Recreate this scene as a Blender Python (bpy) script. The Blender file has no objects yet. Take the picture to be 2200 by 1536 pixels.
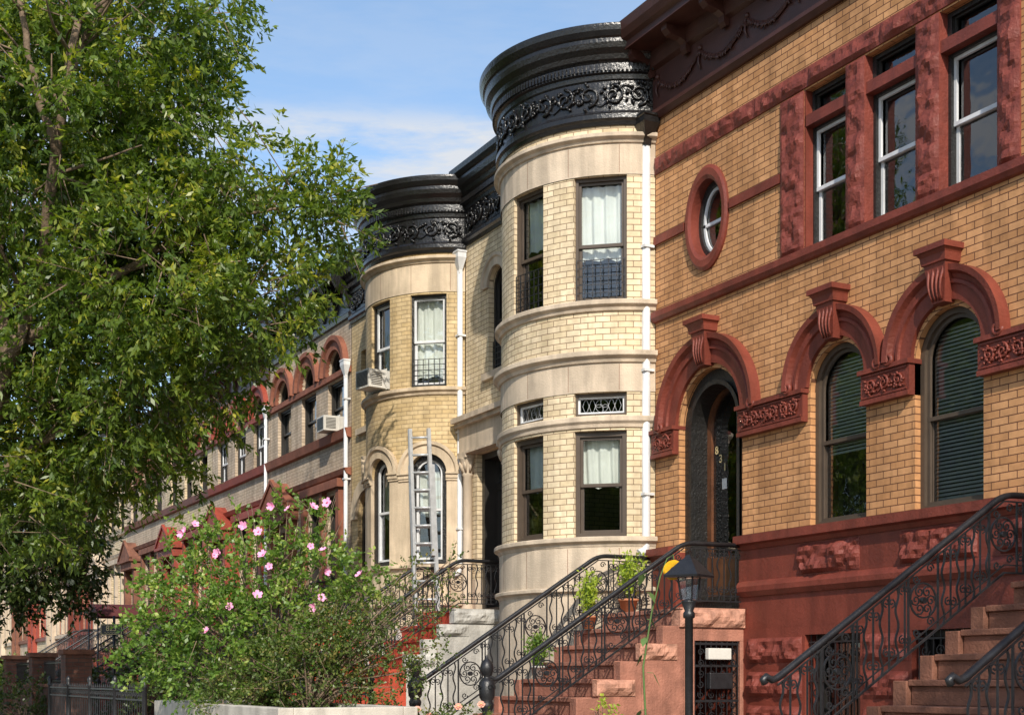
import bpy, math, random
import numpy as np
from mathutils import Vector, Matrix, noise
RND=random.Random(7)
scene=bpy.context.scene
col=scene.collection
pi=math.pi
def rad(a): return math.radians(a)

# ------------------------------------------------------------ materials
def newmat(name):
    m=bpy.data.materials.new(name); m.use_nodes=True
    nt=m.node_tree; nt.nodes.clear()
    out=nt.nodes.new('ShaderNodeOutputMaterial')
    b=nt.nodes.new('ShaderNodeBsdfPrincipled')
    nt.links.new(b.outputs[0],out.inputs[0])
    return m,nt,b,out
def c4(c,k=1.0): return (c[0]*k,c[1]*k,c[2]*k,1)
def noisenode(nt,scale,detail=4,coord='pos',rough=.55,stretch=None):
    if coord=='pos':
        g=nt.nodes.new('ShaderNodeNewGeometry'); s=g.outputs['Position']
    else:
        g=nt.nodes.new('ShaderNodeTexCoord'); s=g.outputs['UV']
    if stretch:
        mp=nt.nodes.new('ShaderNodeMapping'); mp.inputs['Scale'].default_value=stretch
        nt.links.new(s,mp.inputs[0]); s=mp.outputs[0]
    n=nt.nodes.new('ShaderNodeTexNoise'); n.inputs['Scale'].default_value=scale
    n.inputs['Detail'].default_value=detail; n.inputs['Roughness'].default_value=rough
    nt.links.new(s,n.inputs['Vector'])
    return n
def ramp(nt,src,stops):
    r=nt.nodes.new('ShaderNodeValToRGB')
    el=r.color_ramp.elements
    el[0].position=stops[0][0]; el[0].color=stops[0][1]
    el[1].position=stops[-1][0]; el[1].color=stops[-1][1]
    for p,c in stops[1:-1]:
        e=el.new(p); e.color=c
    nt.links.new(src,r.inputs[0]); return r
def mat(name,color,rough=.7,var=.18,scale=3,bump=.0,bscale=40,metal=0,spec=.4,streak=0.0):
    m,nt,b,out=newmat(name)
    n=noisenode(nt,scale)
    r=ramp(nt,n.outputs[0],[(.3,c4(color,1-var)),(.7,c4(color,1+var))])
    src=r.outputs[0]
    if streak>0:
        n2=noisenode(nt,1.6,5,stretch=(3,3,.35))
        r2=ramp(nt,n2.outputs[0],[(.38,(1-streak,1-streak,1-streak,1)),(.6,(1,1,1,1))])
        mx=nt.nodes.new('ShaderNodeMixRGB'); mx.blend_type='MULTIPLY'; mx.inputs[0].default_value=1
        nt.links.new(src,mx.inputs[1]); nt.links.new(r2.outputs[0],mx.inputs[2]); src=mx.outputs[0]
    nt.links.new(src,b.inputs['Base Color'])
    b.inputs['Roughness'].default_value=rough; b.inputs['Metallic'].default_value=metal
    b.inputs['Specular IOR Level'].default_value=spec
    if bump>0:
        n3=noisenode(nt,bscale,5)
        bp=nt.nodes.new('ShaderNodeBump'); bp.inputs['Strength'].default_value=bump; bp.inputs['Distance'].default_value=.02
        nt.links.new(n3.outputs[0],bp.inputs['Height']); nt.links.new(bp.outputs[0],b.inputs['Normal'])
    return m
def brickmat(name,ca,cb,mortar,bw=.23,rh=.085,ms=.006,dirt=.2):
    m,nt,b,out=newmat(name)
    tc=nt.nodes.new('ShaderNodeTexCoord')
    br=nt.nodes.new('ShaderNodeTexBrick')
    br.inputs['Scale'].default_value=1; br.inputs['Brick Width'].default_value=bw
    br.inputs['Row Height'].default_value=rh; br.inputs['Mortar Size'].default_value=ms
    br.inputs['Mortar Smooth'].default_value=.15
    br.inputs['Color1'].default_value=c4(ca); br.inputs['Color2'].default_value=c4(cb)
    br.inputs['Mortar'].default_value=c4(mortar)
    nn=noisenode(nt,9,2)
    nt.links.new(tc.outputs['UV'],br.inputs['Vector'])
    n=noisenode(nt,1.3,6)
    r=ramp(nt,n.outputs[0],[(.3,(1-dirt,1-dirt,1-dirt,1)),(.62,(1.05,1.05,1.05,1))])
    mx=nt.nodes.new('ShaderNodeMixRGB'); mx.blend_type='MULTIPLY'; mx.inputs[0].default_value=1
    nt.links.new(br.outputs['Color'],mx.inputs[1]); nt.links.new(r.outputs[0],mx.inputs[2])
    r2=ramp(nt,nn.outputs[0],[(.3,(.84,.82,.80,1)),(.7,(1.08,1.06,1.04,1))])
    mx2=nt.nodes.new('ShaderNodeMixRGB'); mx2.blend_type='MULTIPLY'; mx2.inputs[0].default_value=1
    nt.links.new(mx.outputs[0],mx2.inputs[1]); nt.links.new(r2.outputs[0],mx2.inputs[2])
    n5=noisenode(nt,1.2,5,stretch=(4,4,.3))
    r5=ramp(nt,n5.outputs[0],[(.34,(1-dirt*.9,1-dirt*.95,1-dirt,1)),(.55,(1,1,1,1))])
    mx3=nt.nodes.new('ShaderNodeMixRGB'); mx3.blend_type='MULTIPLY'; mx3.inputs[0].default_value=1
    nt.links.new(mx2.outputs[0],mx3.inputs[1]); nt.links.new(r5.outputs[0],mx3.inputs[2])
    nt.links.new(mx3.outputs[0],b.inputs['Base Color'])
    b.inputs['Roughness'].default_value=.75; b.inputs['Specular IOR Level'].default_value=.3
    inv=nt.nodes.new('ShaderNodeMath'); inv.operation='SUBTRACT'; inv.inputs[0].default_value=1
    nt.links.new(br.outputs['Fac'],inv.inputs[1])
    n4=noisenode(nt,60,3)
    ad=nt.nodes.new('ShaderNodeMath'); ad.operation='MULTIPLY_ADD'; ad.inputs[1].default_value=.25
    nt.links.new(n4.outputs[0],ad.inputs[0]); nt.links.new(inv.outputs[0],ad.inputs[2])
    bp=nt.nodes.new('ShaderNodeBump'); bp.inputs['Strength'].default_value=.6; bp.inputs['Distance'].default_value=.008
    nt.links.new(ad.outputs[0],bp.inputs['Height']); nt.links.new(bp.outputs[0],b.inputs['Normal'])
    return m
def glassmat():
    m,nt,b,out=newmat('window_glass'); nt.nodes.remove(b)
    fr=nt.nodes.new('ShaderNodeFresnel'); fr.inputs[0].default_value=1.5
    ma=nt.nodes.new('ShaderNodeMath'); ma.operation='MULTIPLY_ADD'; ma.inputs[1].default_value=1.9; ma.inputs[2].default_value=.03
    ma.use_clamp=True
    nt.links.new(fr.outputs[0],ma.inputs[0])
    tr=nt.nodes.new('ShaderNodeBsdfTransparent'); tr.inputs[0].default_value=(.86,.90,.88,1)
    gl=nt.nodes.new('ShaderNodeBsdfGlossy'); gl.inputs['Roughness'].default_value=.015; gl.inputs[0].default_value=(.95,.97,1,1)
    n=noisenode(nt,2.2,2)
    bp=nt.nodes.new('ShaderNodeBump'); bp.inputs['Strength'].default_value=.12; bp.inputs['Distance'].default_value=.05
    nt.links.new(n.outputs[0],bp.inputs['Height']); nt.links.new(bp.outputs[0],gl.inputs['Normal'])
    mx=nt.nodes.new('ShaderNodeMixShader')
    nt.links.new(ma.outputs[0],mx.inputs[0]); nt.links.new(tr.outputs[0],mx.inputs[1]); nt.links.new(gl.outputs[0],mx.inputs[2])
    nt.links.new(mx.outputs[0],out.inputs[0]); return m
def leafmat(name,ca,cb,cc,trans=.35):
    m,nt,b,out=newmat(name)
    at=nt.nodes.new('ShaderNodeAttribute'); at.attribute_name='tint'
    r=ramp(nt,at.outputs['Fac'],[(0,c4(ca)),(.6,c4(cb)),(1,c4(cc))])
    nt.links.new(r.outputs[0],b.inputs['Base Color'])
    b.inputs['Roughness'].default_value=.40; b.inputs['Specular IOR Level'].default_value=.5
    tl=nt.nodes.new('ShaderNodeBsdfTranslucent')
    k=nt.nodes.new('ShaderNodeMixRGB'); k.blend_type='MULTIPLY'; k.inputs[0].default_value=1; k.inputs[2].default_value=(1.7,1.9,.6,1)
    nt.links.new(r.outputs[0],k.inputs[1]); nt.links.new(k.outputs[0],tl.inputs[0])
    mx=nt.nodes.new('ShaderNodeMixShader'); mx.inputs[0].default_value=trans
    nt.links.new(b.outputs[0],mx.inputs[1]); nt.links.new(tl.outputs[0],mx.inputs[2])
    nt.links.new(mx.outputs[0],out.inputs[0]); return m

BR_OR=brickmat('orange_brick',(.52,.26,.11),(.65,.345,.16),(.15,.065,.035),.22,.078,.0060,.24)
BR_CR=brickmat('cream_brick',(.66,.54,.35),(.76,.64,.45),(.28,.20,.13),.21,.083,.0060,.2)
BR_TAN=brickmat('tan_brick',(.56,.42,.22),(.64,.50,.29),(.31,.23,.13),.22,.075,.0055,.24)
BR_GREY=brickmat('pale_brick',(.56,.45,.33),(.62,.51,.39),(.30,.23,.17),.22,.075,.005,.3)
BR_BR=brickmat('brown_brick',(.13,.055,.04),(.18,.08,.055),(.09,.07,.06),.22,.075,.007,.2)
BR_RED=brickmat('red_brick',(.34,.15,.10),(.42,.2,.13),(.25,.2,.16),.22,.075,.007,.2)
LIME=mat('limestone',(.59,.48,.36),.8,.14,2.5,.35,45,streak=.28)
LIME2=mat('pale_limestone',(.60,.48,.34),.8,.16,2.5,.35,45,streak=.32)
RED=mat('red_painted_stone',(.195,.042,.026),.5,.16,3,.35,30,streak=.28)
REDD=mat('rough_red_stone',(.180,.040,.027),.55,.2,6,.6,30)
BROWN=mat('brown_painted_metal',(.062,.022,.016),.45,.2,4,.15,40)
BRST=mat('brownstone',(.22,.095,.06),.85,.25,4,.5,40,streak=.25)
BRTRIM=mat('reddish_brownstone_trim',(.27,.10,.06),.8,.2,4,.4,40,streak=.2)
PINKST=mat('pink_stone',(.36,.155,.105),.85,.25,5,.6,35,streak=.3)
ROUGHP=mat('rough_pink_stone',(.44,.22,.15),.85,.35,8,.9,20)
REDOR=mat('orange_painted_stone',(.46,.065,.03),.6,.15,4,.3,40,streak=.2)
REDB=mat('bright_red_trim',(.30,.055,.033),.6,.15,4,.3,40,streak=.2)
WHITEST=mat('white_painted_stone',(.50,.48,.44),.7,.16,6,.5,30,streak=.3)
BLACKP=mat('black_gloss_paint',(.012,.011,.011),.25,.3,5,.4,22,spec=.55)
BLACKR=mat('black_casing_paint',(.016,.015,.014),.35,.3,8,.7,28,spec=.5)
IRON=mat('black_iron',(.016,.016,.018),.38,.3,10,.2,60,spec=.5)
WHITE=mat('white_paint',(.70,.71,.72),.45,.08,6,.1,50,streak=.18)
BROWNF=mat('bronze_frame',(.075,.055,.04),.4,.12,6)
DARKF=mat('dark_frame',(.03,.027,.024),.4,.12,6)
WOOD=mat('dark_wood',(.11,.042,.018),.35,.35,5,.15,30,spec=.5)
CLOTH=mat('white_cloth',(.80,.80,.77),.9,.06,4)
BLIND=mat('pale_blind',(.36,.37,.35),.7,.08,4)
ALU=mat('aluminium',(.46,.47,.48),.38,.15,10,metal=.3)
ACW=mat('appliance_plastic',(.58,.56,.51),.5,.08,10)
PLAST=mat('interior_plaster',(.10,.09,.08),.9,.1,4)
ROOFM=mat('roof_tar',(.06,.06,.06),.9,.2,3)
BARK=mat('bark',(.17,.12,.08),.9,.35,9,1.0,25)
STEM=mat('green_stem',(.09,.15,.04),.7,.2,9)
SOIL=mat('soil',(.07,.045,.03),.95,.3,9,.8,30)
STUC=mat('cream_stucco',(.55,.50,.43),.85,.12,4,.3,60,streak=.25)
PINKF=mat('pink_petal',(.80,.34,.54),.6,.15,30)
PINKC=mat('deep_pink_petal',(.5,.03,.15),.6,.15,30)
YELF=mat('yellow_petal',(.85,.48,.02),.6,.15,30)
SUNC=mat('sunflower_center',(.12,.05,.01),.9,.3,60,.8,80)
ROSE=mat('peach_petal',(.75,.38,.28),.6,.2,30)
TERRA=mat('terracotta',(.45,.18,.09),.8,.15,8)
GOLD=mat('gold_paint',(.62,.48,.24),.4,.1,8)
PAPER=mat('paper',(.6,.58,.53),.8,.05,8)
MAROON=mat('maroon_canvas',(.09,.02,.02),.8,.15,5)
GLASS=glassmat()
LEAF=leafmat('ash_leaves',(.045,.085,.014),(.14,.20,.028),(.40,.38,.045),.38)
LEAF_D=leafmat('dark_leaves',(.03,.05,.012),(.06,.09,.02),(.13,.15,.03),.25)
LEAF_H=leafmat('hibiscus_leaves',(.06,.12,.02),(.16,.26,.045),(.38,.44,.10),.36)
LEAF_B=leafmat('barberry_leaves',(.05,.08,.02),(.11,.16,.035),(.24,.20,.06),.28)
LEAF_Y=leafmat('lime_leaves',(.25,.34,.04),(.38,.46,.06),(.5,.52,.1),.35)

# ------------------------------------------------------------ mesh builder
ORIG={}
class MB:
    def __init__(s,M=None):
        s.v=[];s.f=[];s.uv=[];s.m=[];s.s=[];s.M=M;s.mi=0
    def pt(s,p):
        p=Vector(p)
        if s.M is not None: p=s.M@p
        s.v.append((p.x,p.y,p.z)); return len(s.v)-1
    def face(s,pts,uv=None,mi=None,sm=False):
        idx=[s.pt(p) for p in pts]
        s.f.append(idx); s.uv.append(uv); s.m.append(s.mi if mi is None else mi); s.s.append(sm)
    def fi(s,idx,uv=None,mi=None,sm=False):
        s.f.append(idx); s.uv.append(uv); s.m.append(s.mi if mi is None else mi); s.s.append(sm)
    def box(s,x0,x1,y0,y1,z0,z1,mi=None):
        c=[s.pt(p) for p in [(x0,y0,z0),(x1,y0,z0),(x1,y1,z0),(x0,y1,z0),(x0,y0,z1),(x1,y0,z1),(x1,y1,z1),(x0,y1,z1)]]
        for q in [(0,3,2,1),(4,5,6,7),(0,1,5,4),(1,2,6,5),(2,3,7,6),(3,0,4,7)]:
            s.fi([c[i] for i in q],None,mi)
    def grid(s,rows,closed=False,sm=True,mi=None,cap=False):
        n=len(rows[0]); ids=[[s.pt(p) for p in r] for r in rows]
        for i in range(len(rows)-1):
            for j in range(n if closed else n-1):
                k=(j+1)%n
                s.fi([ids[i][j],ids[i][k],ids[i+1][k],ids[i+1][j]],None,mi,sm)
        if cap:
            s.fi(list(reversed(ids[0])),None,mi); s.fi(ids[-1],None,mi)
    def tube(s,pts,r,sides=5,ref=(0,0,1),mi=None,cap=True):
        pts=[Vector(p) for p in pts]; n=len(pts); rows=[]
        ref=Vector(ref)
        for i,p in enumerate(pts):
            a=pts[max(i-1,0)]; b=pts[min(i+1,n-1)]
            t=(b-a)
            if t.length<1e-9: t=Vector((0,0,1))
            t.normalize()
            bb=t.cross(ref)
            if bb.length<1e-3: bb=t.cross(Vector((.3,.9,.2)))
            bb.normalize(); nn=bb.cross(t)
            rr=r[i] if isinstance(r,(list,tuple)) else r
            rows.append([p+bb*(rr*math.cos(2*pi*k/sides+pi/sides))+nn*(rr*math.sin(2*pi*k/sides+pi/sides)) for k in range(sides)])
        s.grid(rows,True,sides>4,mi,cap)
    def lathe(s,prof,cx,cy,sides=16,mi=None,sm=True):
        rows=[[(cx+r*math.cos(2*pi*k/sides),cy+r*math.sin(2*pi*k/sides),z) for k in range(sides)] for r,z in prof]
        s.grid(rows,True,sm,mi,True)
    def obj(s,name,mats,parent=None,bevel=0,label=None,kind=None):
        if not isinstance(mats,(list,tuple)): mats=[mats]
        a=np.array(s.v,dtype=float)
        mn=a.min(0); mx=a.max(0)
        o0=np.array([(mn[0]+mx[0])/2,(mn[1]+mx[1])/2,mn[2]])
        loc=a-o0
        me=bpy.data.meshes.new(name)
        me.from_pydata([tuple(p) for p in loc],[],s.f)
        for m in mats: me.materials.append(m)
        me.polygons.foreach_set('material_index',s.m)
        me.polygons.foreach_set('use_smooth',s.s)
        uvl=me.uv_layers.new(name='UVMap')
        data=np.zeros((len(me.loops),2))
        k=0
        for f,uv in zip(s.f,s.uv):
            n=len(f)
            if uv is not None:
                for q in range(n): data[k+q]=uv[q]
            else:
                P=a[f]; e1=P[1]-P[0]; e2=P[2]-P[0]
                nn=np.abs(np.cross(e1,e2))
                if nn[2]>=nn[0] and nn[2]>=nn[1]: data[k:k+n]=P[:,:2]
                elif nn[0]>nn[1]: data[k:k+n]=P[:,1:3]
                else: data[k:k+n]=P[:,[0,2]]
            k+=n
        uvl.data.foreach_set('uv',data.ravel())
        me.update()
        o=bpy.data.objects.new(name,me); col.objects.link(o)
        w=Vector(o0)
        ORIG[o]=w
        if parent is not None:
            o.parent=parent; o.location=w-ORIG[parent]
        else: o.location=w
        if bevel>0:
            bm=o.modifiers.new('bevel','BEVEL'); bm.width=bevel; bm.segments=2; bm.limit_method='ANGLE'
        if label: o['label']=label
        if kind: o['kind']=kind
        return o
def thing(name,loc,label,category,group=None):
    o=bpy.data.objects.new(name,None); o.location=loc; o.empty_display_size=.3
    col.objects.link(o); ORIG[o]=Vector(loc)
    o['label']=label; o['category']=category
    if group: o['group']=group
    return o

# ------------------------------------------------------------ wall with openings
class Op:
    def __init__(s,u0,u1,z0,z1,kind='rect'):
        s.u0=u0;s.u1=u1;s.z0=z0;s.z1=z1;s.kind=kind;s.c=(u0+u1)/2;s.hw=(u1-u0)/2
    def top(s,u):
        if s.kind=='rect': return s.z1
        q=math.sqrt(max(0,s.hw**2-(u-s.c)**2))
        if s.kind=='arch': return s.z1-s.hw+q
        return (s.z0+s.z1)/2+q/s.hw*(s.z1-s.z0)/2
    def bot(s,u):
        if s.kind!='oval': return s.z0
        q=math.sqrt(max(0,s.hw**2-(u-s.c)**2))
        return (s.z0+s.z1)/2-q/s.hw*(s.z1-s.z0)/2
def wall(mb,u0,u1,bands,ops,P,step=None,depth=.22):
    us={round(u0,5),round(u1,5)}
    for o in ops:
        us|={round(o.u0,5),round(o.u1,5)}
        if o.kind!='rect':
            for k in range(1,20): us.add(round(o.c-o.hw*math.cos(pi*k/20),5))
    if step:
        n=int(math.ceil((u1-u0)/step))
        for k in range(1,n):
            q=u0+(u1-u0)*k/n
            if min(abs(q-x) for x in us)>step*.3: us.add(round(q,5))
    us=sorted(u for u in us if u0-1e-4<=u<=u1+1e-4)
    cl=lambda v,a,b:max(a,min(b,v))
    for (v0,v1,mi,out) in bands:
        Q=lambda u,v,d=0:P(u,v,d-out)
        for a,b in zip(us[:-1],us[1:]):
            m=(a+b)/2
            act=sorted([o for o in ops if o.u0<m<o.u1],key=lambda o:o.bot(m))
            la=lb=v0
            for o in act:
                ba,bb=cl(o.bot(a),v0,v1),cl(o.bot(b),v0,v1)
                ta,tb=cl(o.top(a),v0,v1),cl(o.top(b),v0,v1)
                if (ba-la)+(bb-lb)>1e-4:
                    mb.face([Q(a,la),Q(b,lb),Q(b,bb),Q(a,ba)],[(a,la),(b,lb),(b,bb),(a,ba)],mi)
                if v0<o.top(m)<=v1+1e-6: mb.face([Q(a,ta),Q(b,tb),P(b,tb,depth),P(a,ta,depth)],[(a,0),(b,0),(b,depth),(a,depth)],mi)
                if v0-1e-6<=o.bot(m)<v1: mb.face([Q(a,ba),Q(b,bb),P(b,bb,depth),P(a,ba,depth)],[(a,0),(b,0),(b,depth),(a,depth)],mi)
                la=max(la,ta); lb=max(lb,tb)
            if (v1-la)+(v1-lb)>1e-4:
                mb.face([Q(a,la),Q(b,lb),Q(b,v1),Q(a,v1)],[(a,la),(b,lb),(b,v1),(a,v1)],mi)
        for o in ops:
            for u in (o.u0,o.u1):
                vb,vt=cl(o.bot(u),v0,v1),cl(o.top(u),v0,v1)
                if vt-vb>1e-3:
                    mb.face([Q(u,vb),P(u,vb,depth),P(u,vt,depth),Q(u,vt)],[(0,vb),(depth,vb),(depth,vt),(0,vt)],mi)
FLAT=lambda u,v,d:(u,d,v)
def sweep(mb,path,prof,mi=None,caps=True,sm=False):
    rows=[]
    for (x,y,nx,ny) in path:
        rows.append([(x+nx*o,y+ny*o,z) for o,z in prof])
    for i in range(len(rows)-1):
        for j in range(len(prof)-1):
            mb.face([rows[i][j],rows[i+1][j],rows[i+1][j+1],rows[i][j+1]],None,mi,sm)
    if caps:
        for r in (rows[0],rows[-1]): mb.face(r,None,mi)
def flatpath(x0,x1,y=0): return [(x0,y,0,-1),(x1,y,0,-1)]
def arcpath(Xc,yc,R,f0,f1,n=60):
    return [(Xc+R*math.sin(f0+(f1-f0)*k/n),yc-R*math.cos(f0+(f1-f0)*k/n),math.sin(f0+(f1-f0)*k/n),-math.cos(f0+(f1-f0)*k/n)) for k in range(n+1)]
def archring(mb,cx,cz,prof,y0=0,n=28,mi=None,a0=0,a1=pi,sz=1.0):
    for i in range(n):
        A=a0+(a1-a0)*i/n; B=a0+(a1-a0)*(i+1)/n
        for (r0,o0),(r1,o1) in zip(prof[:-1],prof[1:]):
            mb.face([(cx+r0*math.cos(A),y0-o0,cz+sz*r0*math.sin(A)),(cx+r0*math.cos(B),y0-o0,cz+sz*r0*math.sin(B)),
                     (cx+r1*math.cos(B),y0-o1,cz+sz*r1*math.sin(B)),(cx+r1*math.cos(A),y0-o1,cz+sz*r1*math.sin(A))],None,mi)
    for A in (a0,a1):
        mb.face([(cx+r*math.cos(A),y0-o,cz+sz*r*math.sin(A)) for r,o in prof],None,mi)
def spiral(cx,cz,r,turns=1.6,start=0,dr=1,n=16,rend=.15):
    return [(cx+r*(1-(1-rend)*k/n)*math.cos(start+dr*2*pi*turns*k/n),cz+r*(1-(1-rend)*k/n)*math.sin(start+dr*2*pi*turns*k/n)) for k in range(n+1)]
def scrolls(mb,s0,s1,z0,z1,Pm,thick=.018,seed=1,ref=(0,1,0)):
    rr=random.Random(seed)
    h=z1-z0; c=h*.95; n=max(1,int(round((s1-s0)/c))); c=(s1-s0)/n; zc=(z0+z1)/2
    for i in range(n):
        sc=s0+c*(i+.5); d=1 if i%2==0 else -1
        p=spiral(sc,zc,h*.40,1.5,-d*pi/2,d,15,.12)
        mb.tube([Pm(a,b,thick*.9) for a,b in p],[thick*(1.0-.45*k/15) for k in range(16)],5,ref)
        p=[(sc-c*.55+c*1.1*k/8,zc+d*h*.38*math.cos(pi*k/8)) for k in range(9)]
        mb.tube([Pm(a,b,thick*.5) for a,b in p],thick*.7,4,ref)
        for q in range(14):
            a=rr.uniform(0,2*pi); R1=h*rr.uniform(.2,.46)
            x,z=sc+R1*math.cos(a)*c/h,min(z1-.02,max(z0+.02,zc+R1*math.sin(a)))
            L=h*.17
            pts=[Pm(x+L*t*math.cos(a+.8),z+L*t*math.sin(a+.8),thick*(.4+.8*math.sin(pi*t))) for t in (0,.33,.66,1)]
            mb.tube(pts,[thick*.3,thick*1.0,thick*.8,thick*.15],5,ref)
def rough(mb,x0,x1,z0,z1,y,amp=.04,axis='y',mi=None,seed=0,n=None,depth=.1):
    W=x1-x0;H=z1-z0
    nx=max(4,int(W/.04)); nz=max(3,int(H/.04)); rows=[]
    for j in range(nz+1):
        r=[]
        for i in range(nx+1):
            a=x0+W*i/nx; z=z0+H*j/nz
            e=min(1,min(i,nx-i)/1.6)*min(1,min(j,nz-j)/1.2)
            q=noise.noise(Vector((a*5+seed*7.3,z*6,seed*3.1)))+.6*noise.noise(Vector((a*13,z*15,seed*2.2)))
            o=e*amp*(.8+q*1.1)
            r.append((a,y-o,z) if axis=='y' else (y+o,a,z))
        rows.append(r)
    mb.grid(rows,False,False,mi)
    def side(pts):
        for p,q in zip(pts[:-1],pts[1:]):
            if axis=='y': mb.face([p,q,(q[0],y+depth,q[2]),(p[0],y+depth,p[2])],None,mi)
            else: mb.face([p,q,(y-depth,q[1],q[2]),(y-depth,p[1],p[2])],None,mi)
    side(rows[0]); side(rows[-1]); side([r[0] for r in rows]); side([r[-1] for r in rows])

# ------------------------------------------------------------ windows
def outline(w,h,i,arch,n=18):
    a=w/2-i
    if not arch: return [(-a,i),(a,i),(a,h-i),(-a,h-i)]
    zs=h-w/2
    return [(-a,i),(a,i)]+[(a*math.cos(pi*k/n),zs+a*math.sin(pi*k/n)) for k in range(n+1)]
def ring(mb,w,h,i0,i1,y0,y1,arch,mi=0,z0=0,yo=None):
    A=outline(w,h,i0,arch);B=outline(w,h,i1,arch);n=len(A)
    for k in range(n):
        q=(k+1)%n
        mb.face([(A[k][0],y0,A[k][1]+z0),(A[q][0],y0,A[q][1]+z0),(B[q][0],y0,B[q][1]+z0),(B[k][0],y0,B[k][1]+z0)],None,mi)
        mb.face([(B[k][0],y0,B[k][1]+z0),(B[q][0],y0,B[q][1]+z0),(B[q][0],y1,B[q][1]+z0),(B[k][0],y1,B[k][1]+z0)],None,mi)
        if yo is not None:
            mb.face([(A[k][0],y0,A[k][1]+z0),(A[q][0],y0,A[q][1]+z0),(A[q][0],yo,A[q][1]+z0),(A[k][0],yo,A[k][1]+z0)],None,mi)
def curtain(M,w,z0,z1,y,parent,kind='cloth',rr=RND):
    mb=MB(M)
    if kind=='blind':
        z=z0; y-=.05
        while z<z1:
            mb.face([(-w/2,y,z),(w/2,y,z),(w/2,y+.018,z+.030),(-w/2,y+.018,z+.030)]); z+=.042
        return mb.obj('window_blind',BLIND,parent)
    n=44; rows=[]; ph=rr.uniform(0,6); m=10
    sc=rr.uniform(0,.04)
    for j in range(m+1):
        t=j/m; row=[]
        for i in range(n+1):
            x=-w/2+w*i/n
            zz=z0+(z1-z0)*t+(1-t)*(sc*math.sin(x*9+ph)+.02*math.sin(x*23))
            row.append((x,y+.02*math.sin(x*38+ph+.5*math.sin(t*3))+.012*math.sin(x*71+t*2),zz))
        rows.append(row)
    mb.grid(rows)
    return mb.obj('curtain',CLOTH,parent)
def window(parent,M,w,h,arch=False,fm=WHITE,cm=None,d0=.10,cw=.05,fw=.035,kind='double',cur=None,guard=0,split=.5,name='window'):
    mb=MB(M)
    ring(mb,w,h,-.01,cw,d0-.02,d0+.12,arch,0)
    win=mb.obj(name,cm or fm,parent)
    w2=w-2*cw; h2=h-2*cw
    sb=MB(M@Matrix.Translation((0,0,cw)))
    if kind=='double':
        hm=h2*split
        if arch:
            ring(sb,w2,h2,-.004,fw,d0+.02,d0+.05,True)
        else:
            ring(sb,w2,h2-hm+.02,-.004,fw,d0+.02,d0+.05,False,0,hm-.02)
        ring(sb,w2,hm+.02,-.003,fw+.006,d0+.055,d0+.085,False)
        sb.box(-w2/2,w2/2,d0+.018,d0+.09,hm-.02,hm+.022)
    else:
        ring(sb,w2,h2,-.004,fw,d0+.02,d0+.05,arch)
    sb.obj('sash',fm,win)
    gb=MB(M@Matrix.Translation((0,0,cw)))
    o=outline(w2,h2,.004,arch)
    gb.face([(x,d0+.07,z) for x,z in o])
    gb.obj('glass_pane',GLASS,win)
    if cur:
        for (k,a,b) in cur:
            curtain(M,w2-.03,cw+a*h2,cw+b*h2-.01-(w2*.12 if arch and b>.9 else 0),d0+.17,win,k)
    if guard:
        g=MB(M)
        gz0=.02; gz1=h*guard
        for q in range(6):
            g.tube([(-w/2+.02,d0-.05,gz0+(gz1-gz0)*q/5),(w/2-.02,d0-.05,gz0+(gz1-gz0)*q/5)],.007,4)
        for q in range(7):
            xx=-w/2+.03+(w-.06)*q/6
            g.tube([(xx,d0-.05,gz0),(xx,d0-.05,gz1)],.008,4,(1,0,0))
        g.obj('window_guard',IRON,win)
    return win
def MF(x,z,y=0): return Matrix.Translation((x,y,z))
def ac_unit(parent,M):
    M=M@Matrix.Scale(.86,4)
    b=MB(M); b.box(-.26,.26,-.42,.12,0,.38)
    b.box(-.29,.29,-.005,.01,-.02,.42)
    o=b.obj('air_conditioner',ACW,parent,.012)
    g=MB(M)
    for k in range(12):
        g.box(-.22,.22,-.432,-.424,.05+.025*k,.062+.025*k)
    for s in (-1,1):
        for k in range(8):
            g.box(s*.262-.004,s*.262+.004,-.36,-.1,.06+.035*k,.075+.035*k)
    g.obj('vent_grille',DARKF,o)
    return o
def downspout(parent,x,z0,z1,y=-.09,mat_=WHITE,funnel=WHITE,r=.055,fs=1):
    b=MB()
    pts=[(x,y,z1),(x,y,z0+.12),(x,y-.02,z0+.05),(x,y-.12,z0)]
    b.tube(pts,r,8,(1,0,0))
    for z in np.arange(z0+.8,z1-.3,1.7):
        b.box(x-r-.012,x+r+.012,y-r-.012,y+.09,z,z+.035)
    o=b.obj('downspout',mat_,parent)
    f=MB()
    zz=z1
    f.grid([[(x-a,y-a*.8,z),(x+a,y-a*.8,z),(x+a,y+a*.5,z),(x-a,y+a*.5,z)] for a,z in ((.055*fs,zz-.05),(.06*fs,zz+.02),(.15*fs,zz+.22),(.15*fs,zz+.3),(.165*fs,zz+.31),(.165*fs,zz+.34))],True,False,None,True)
    f.obj('downspout_funnel',funnel,o)
    return o
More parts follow.
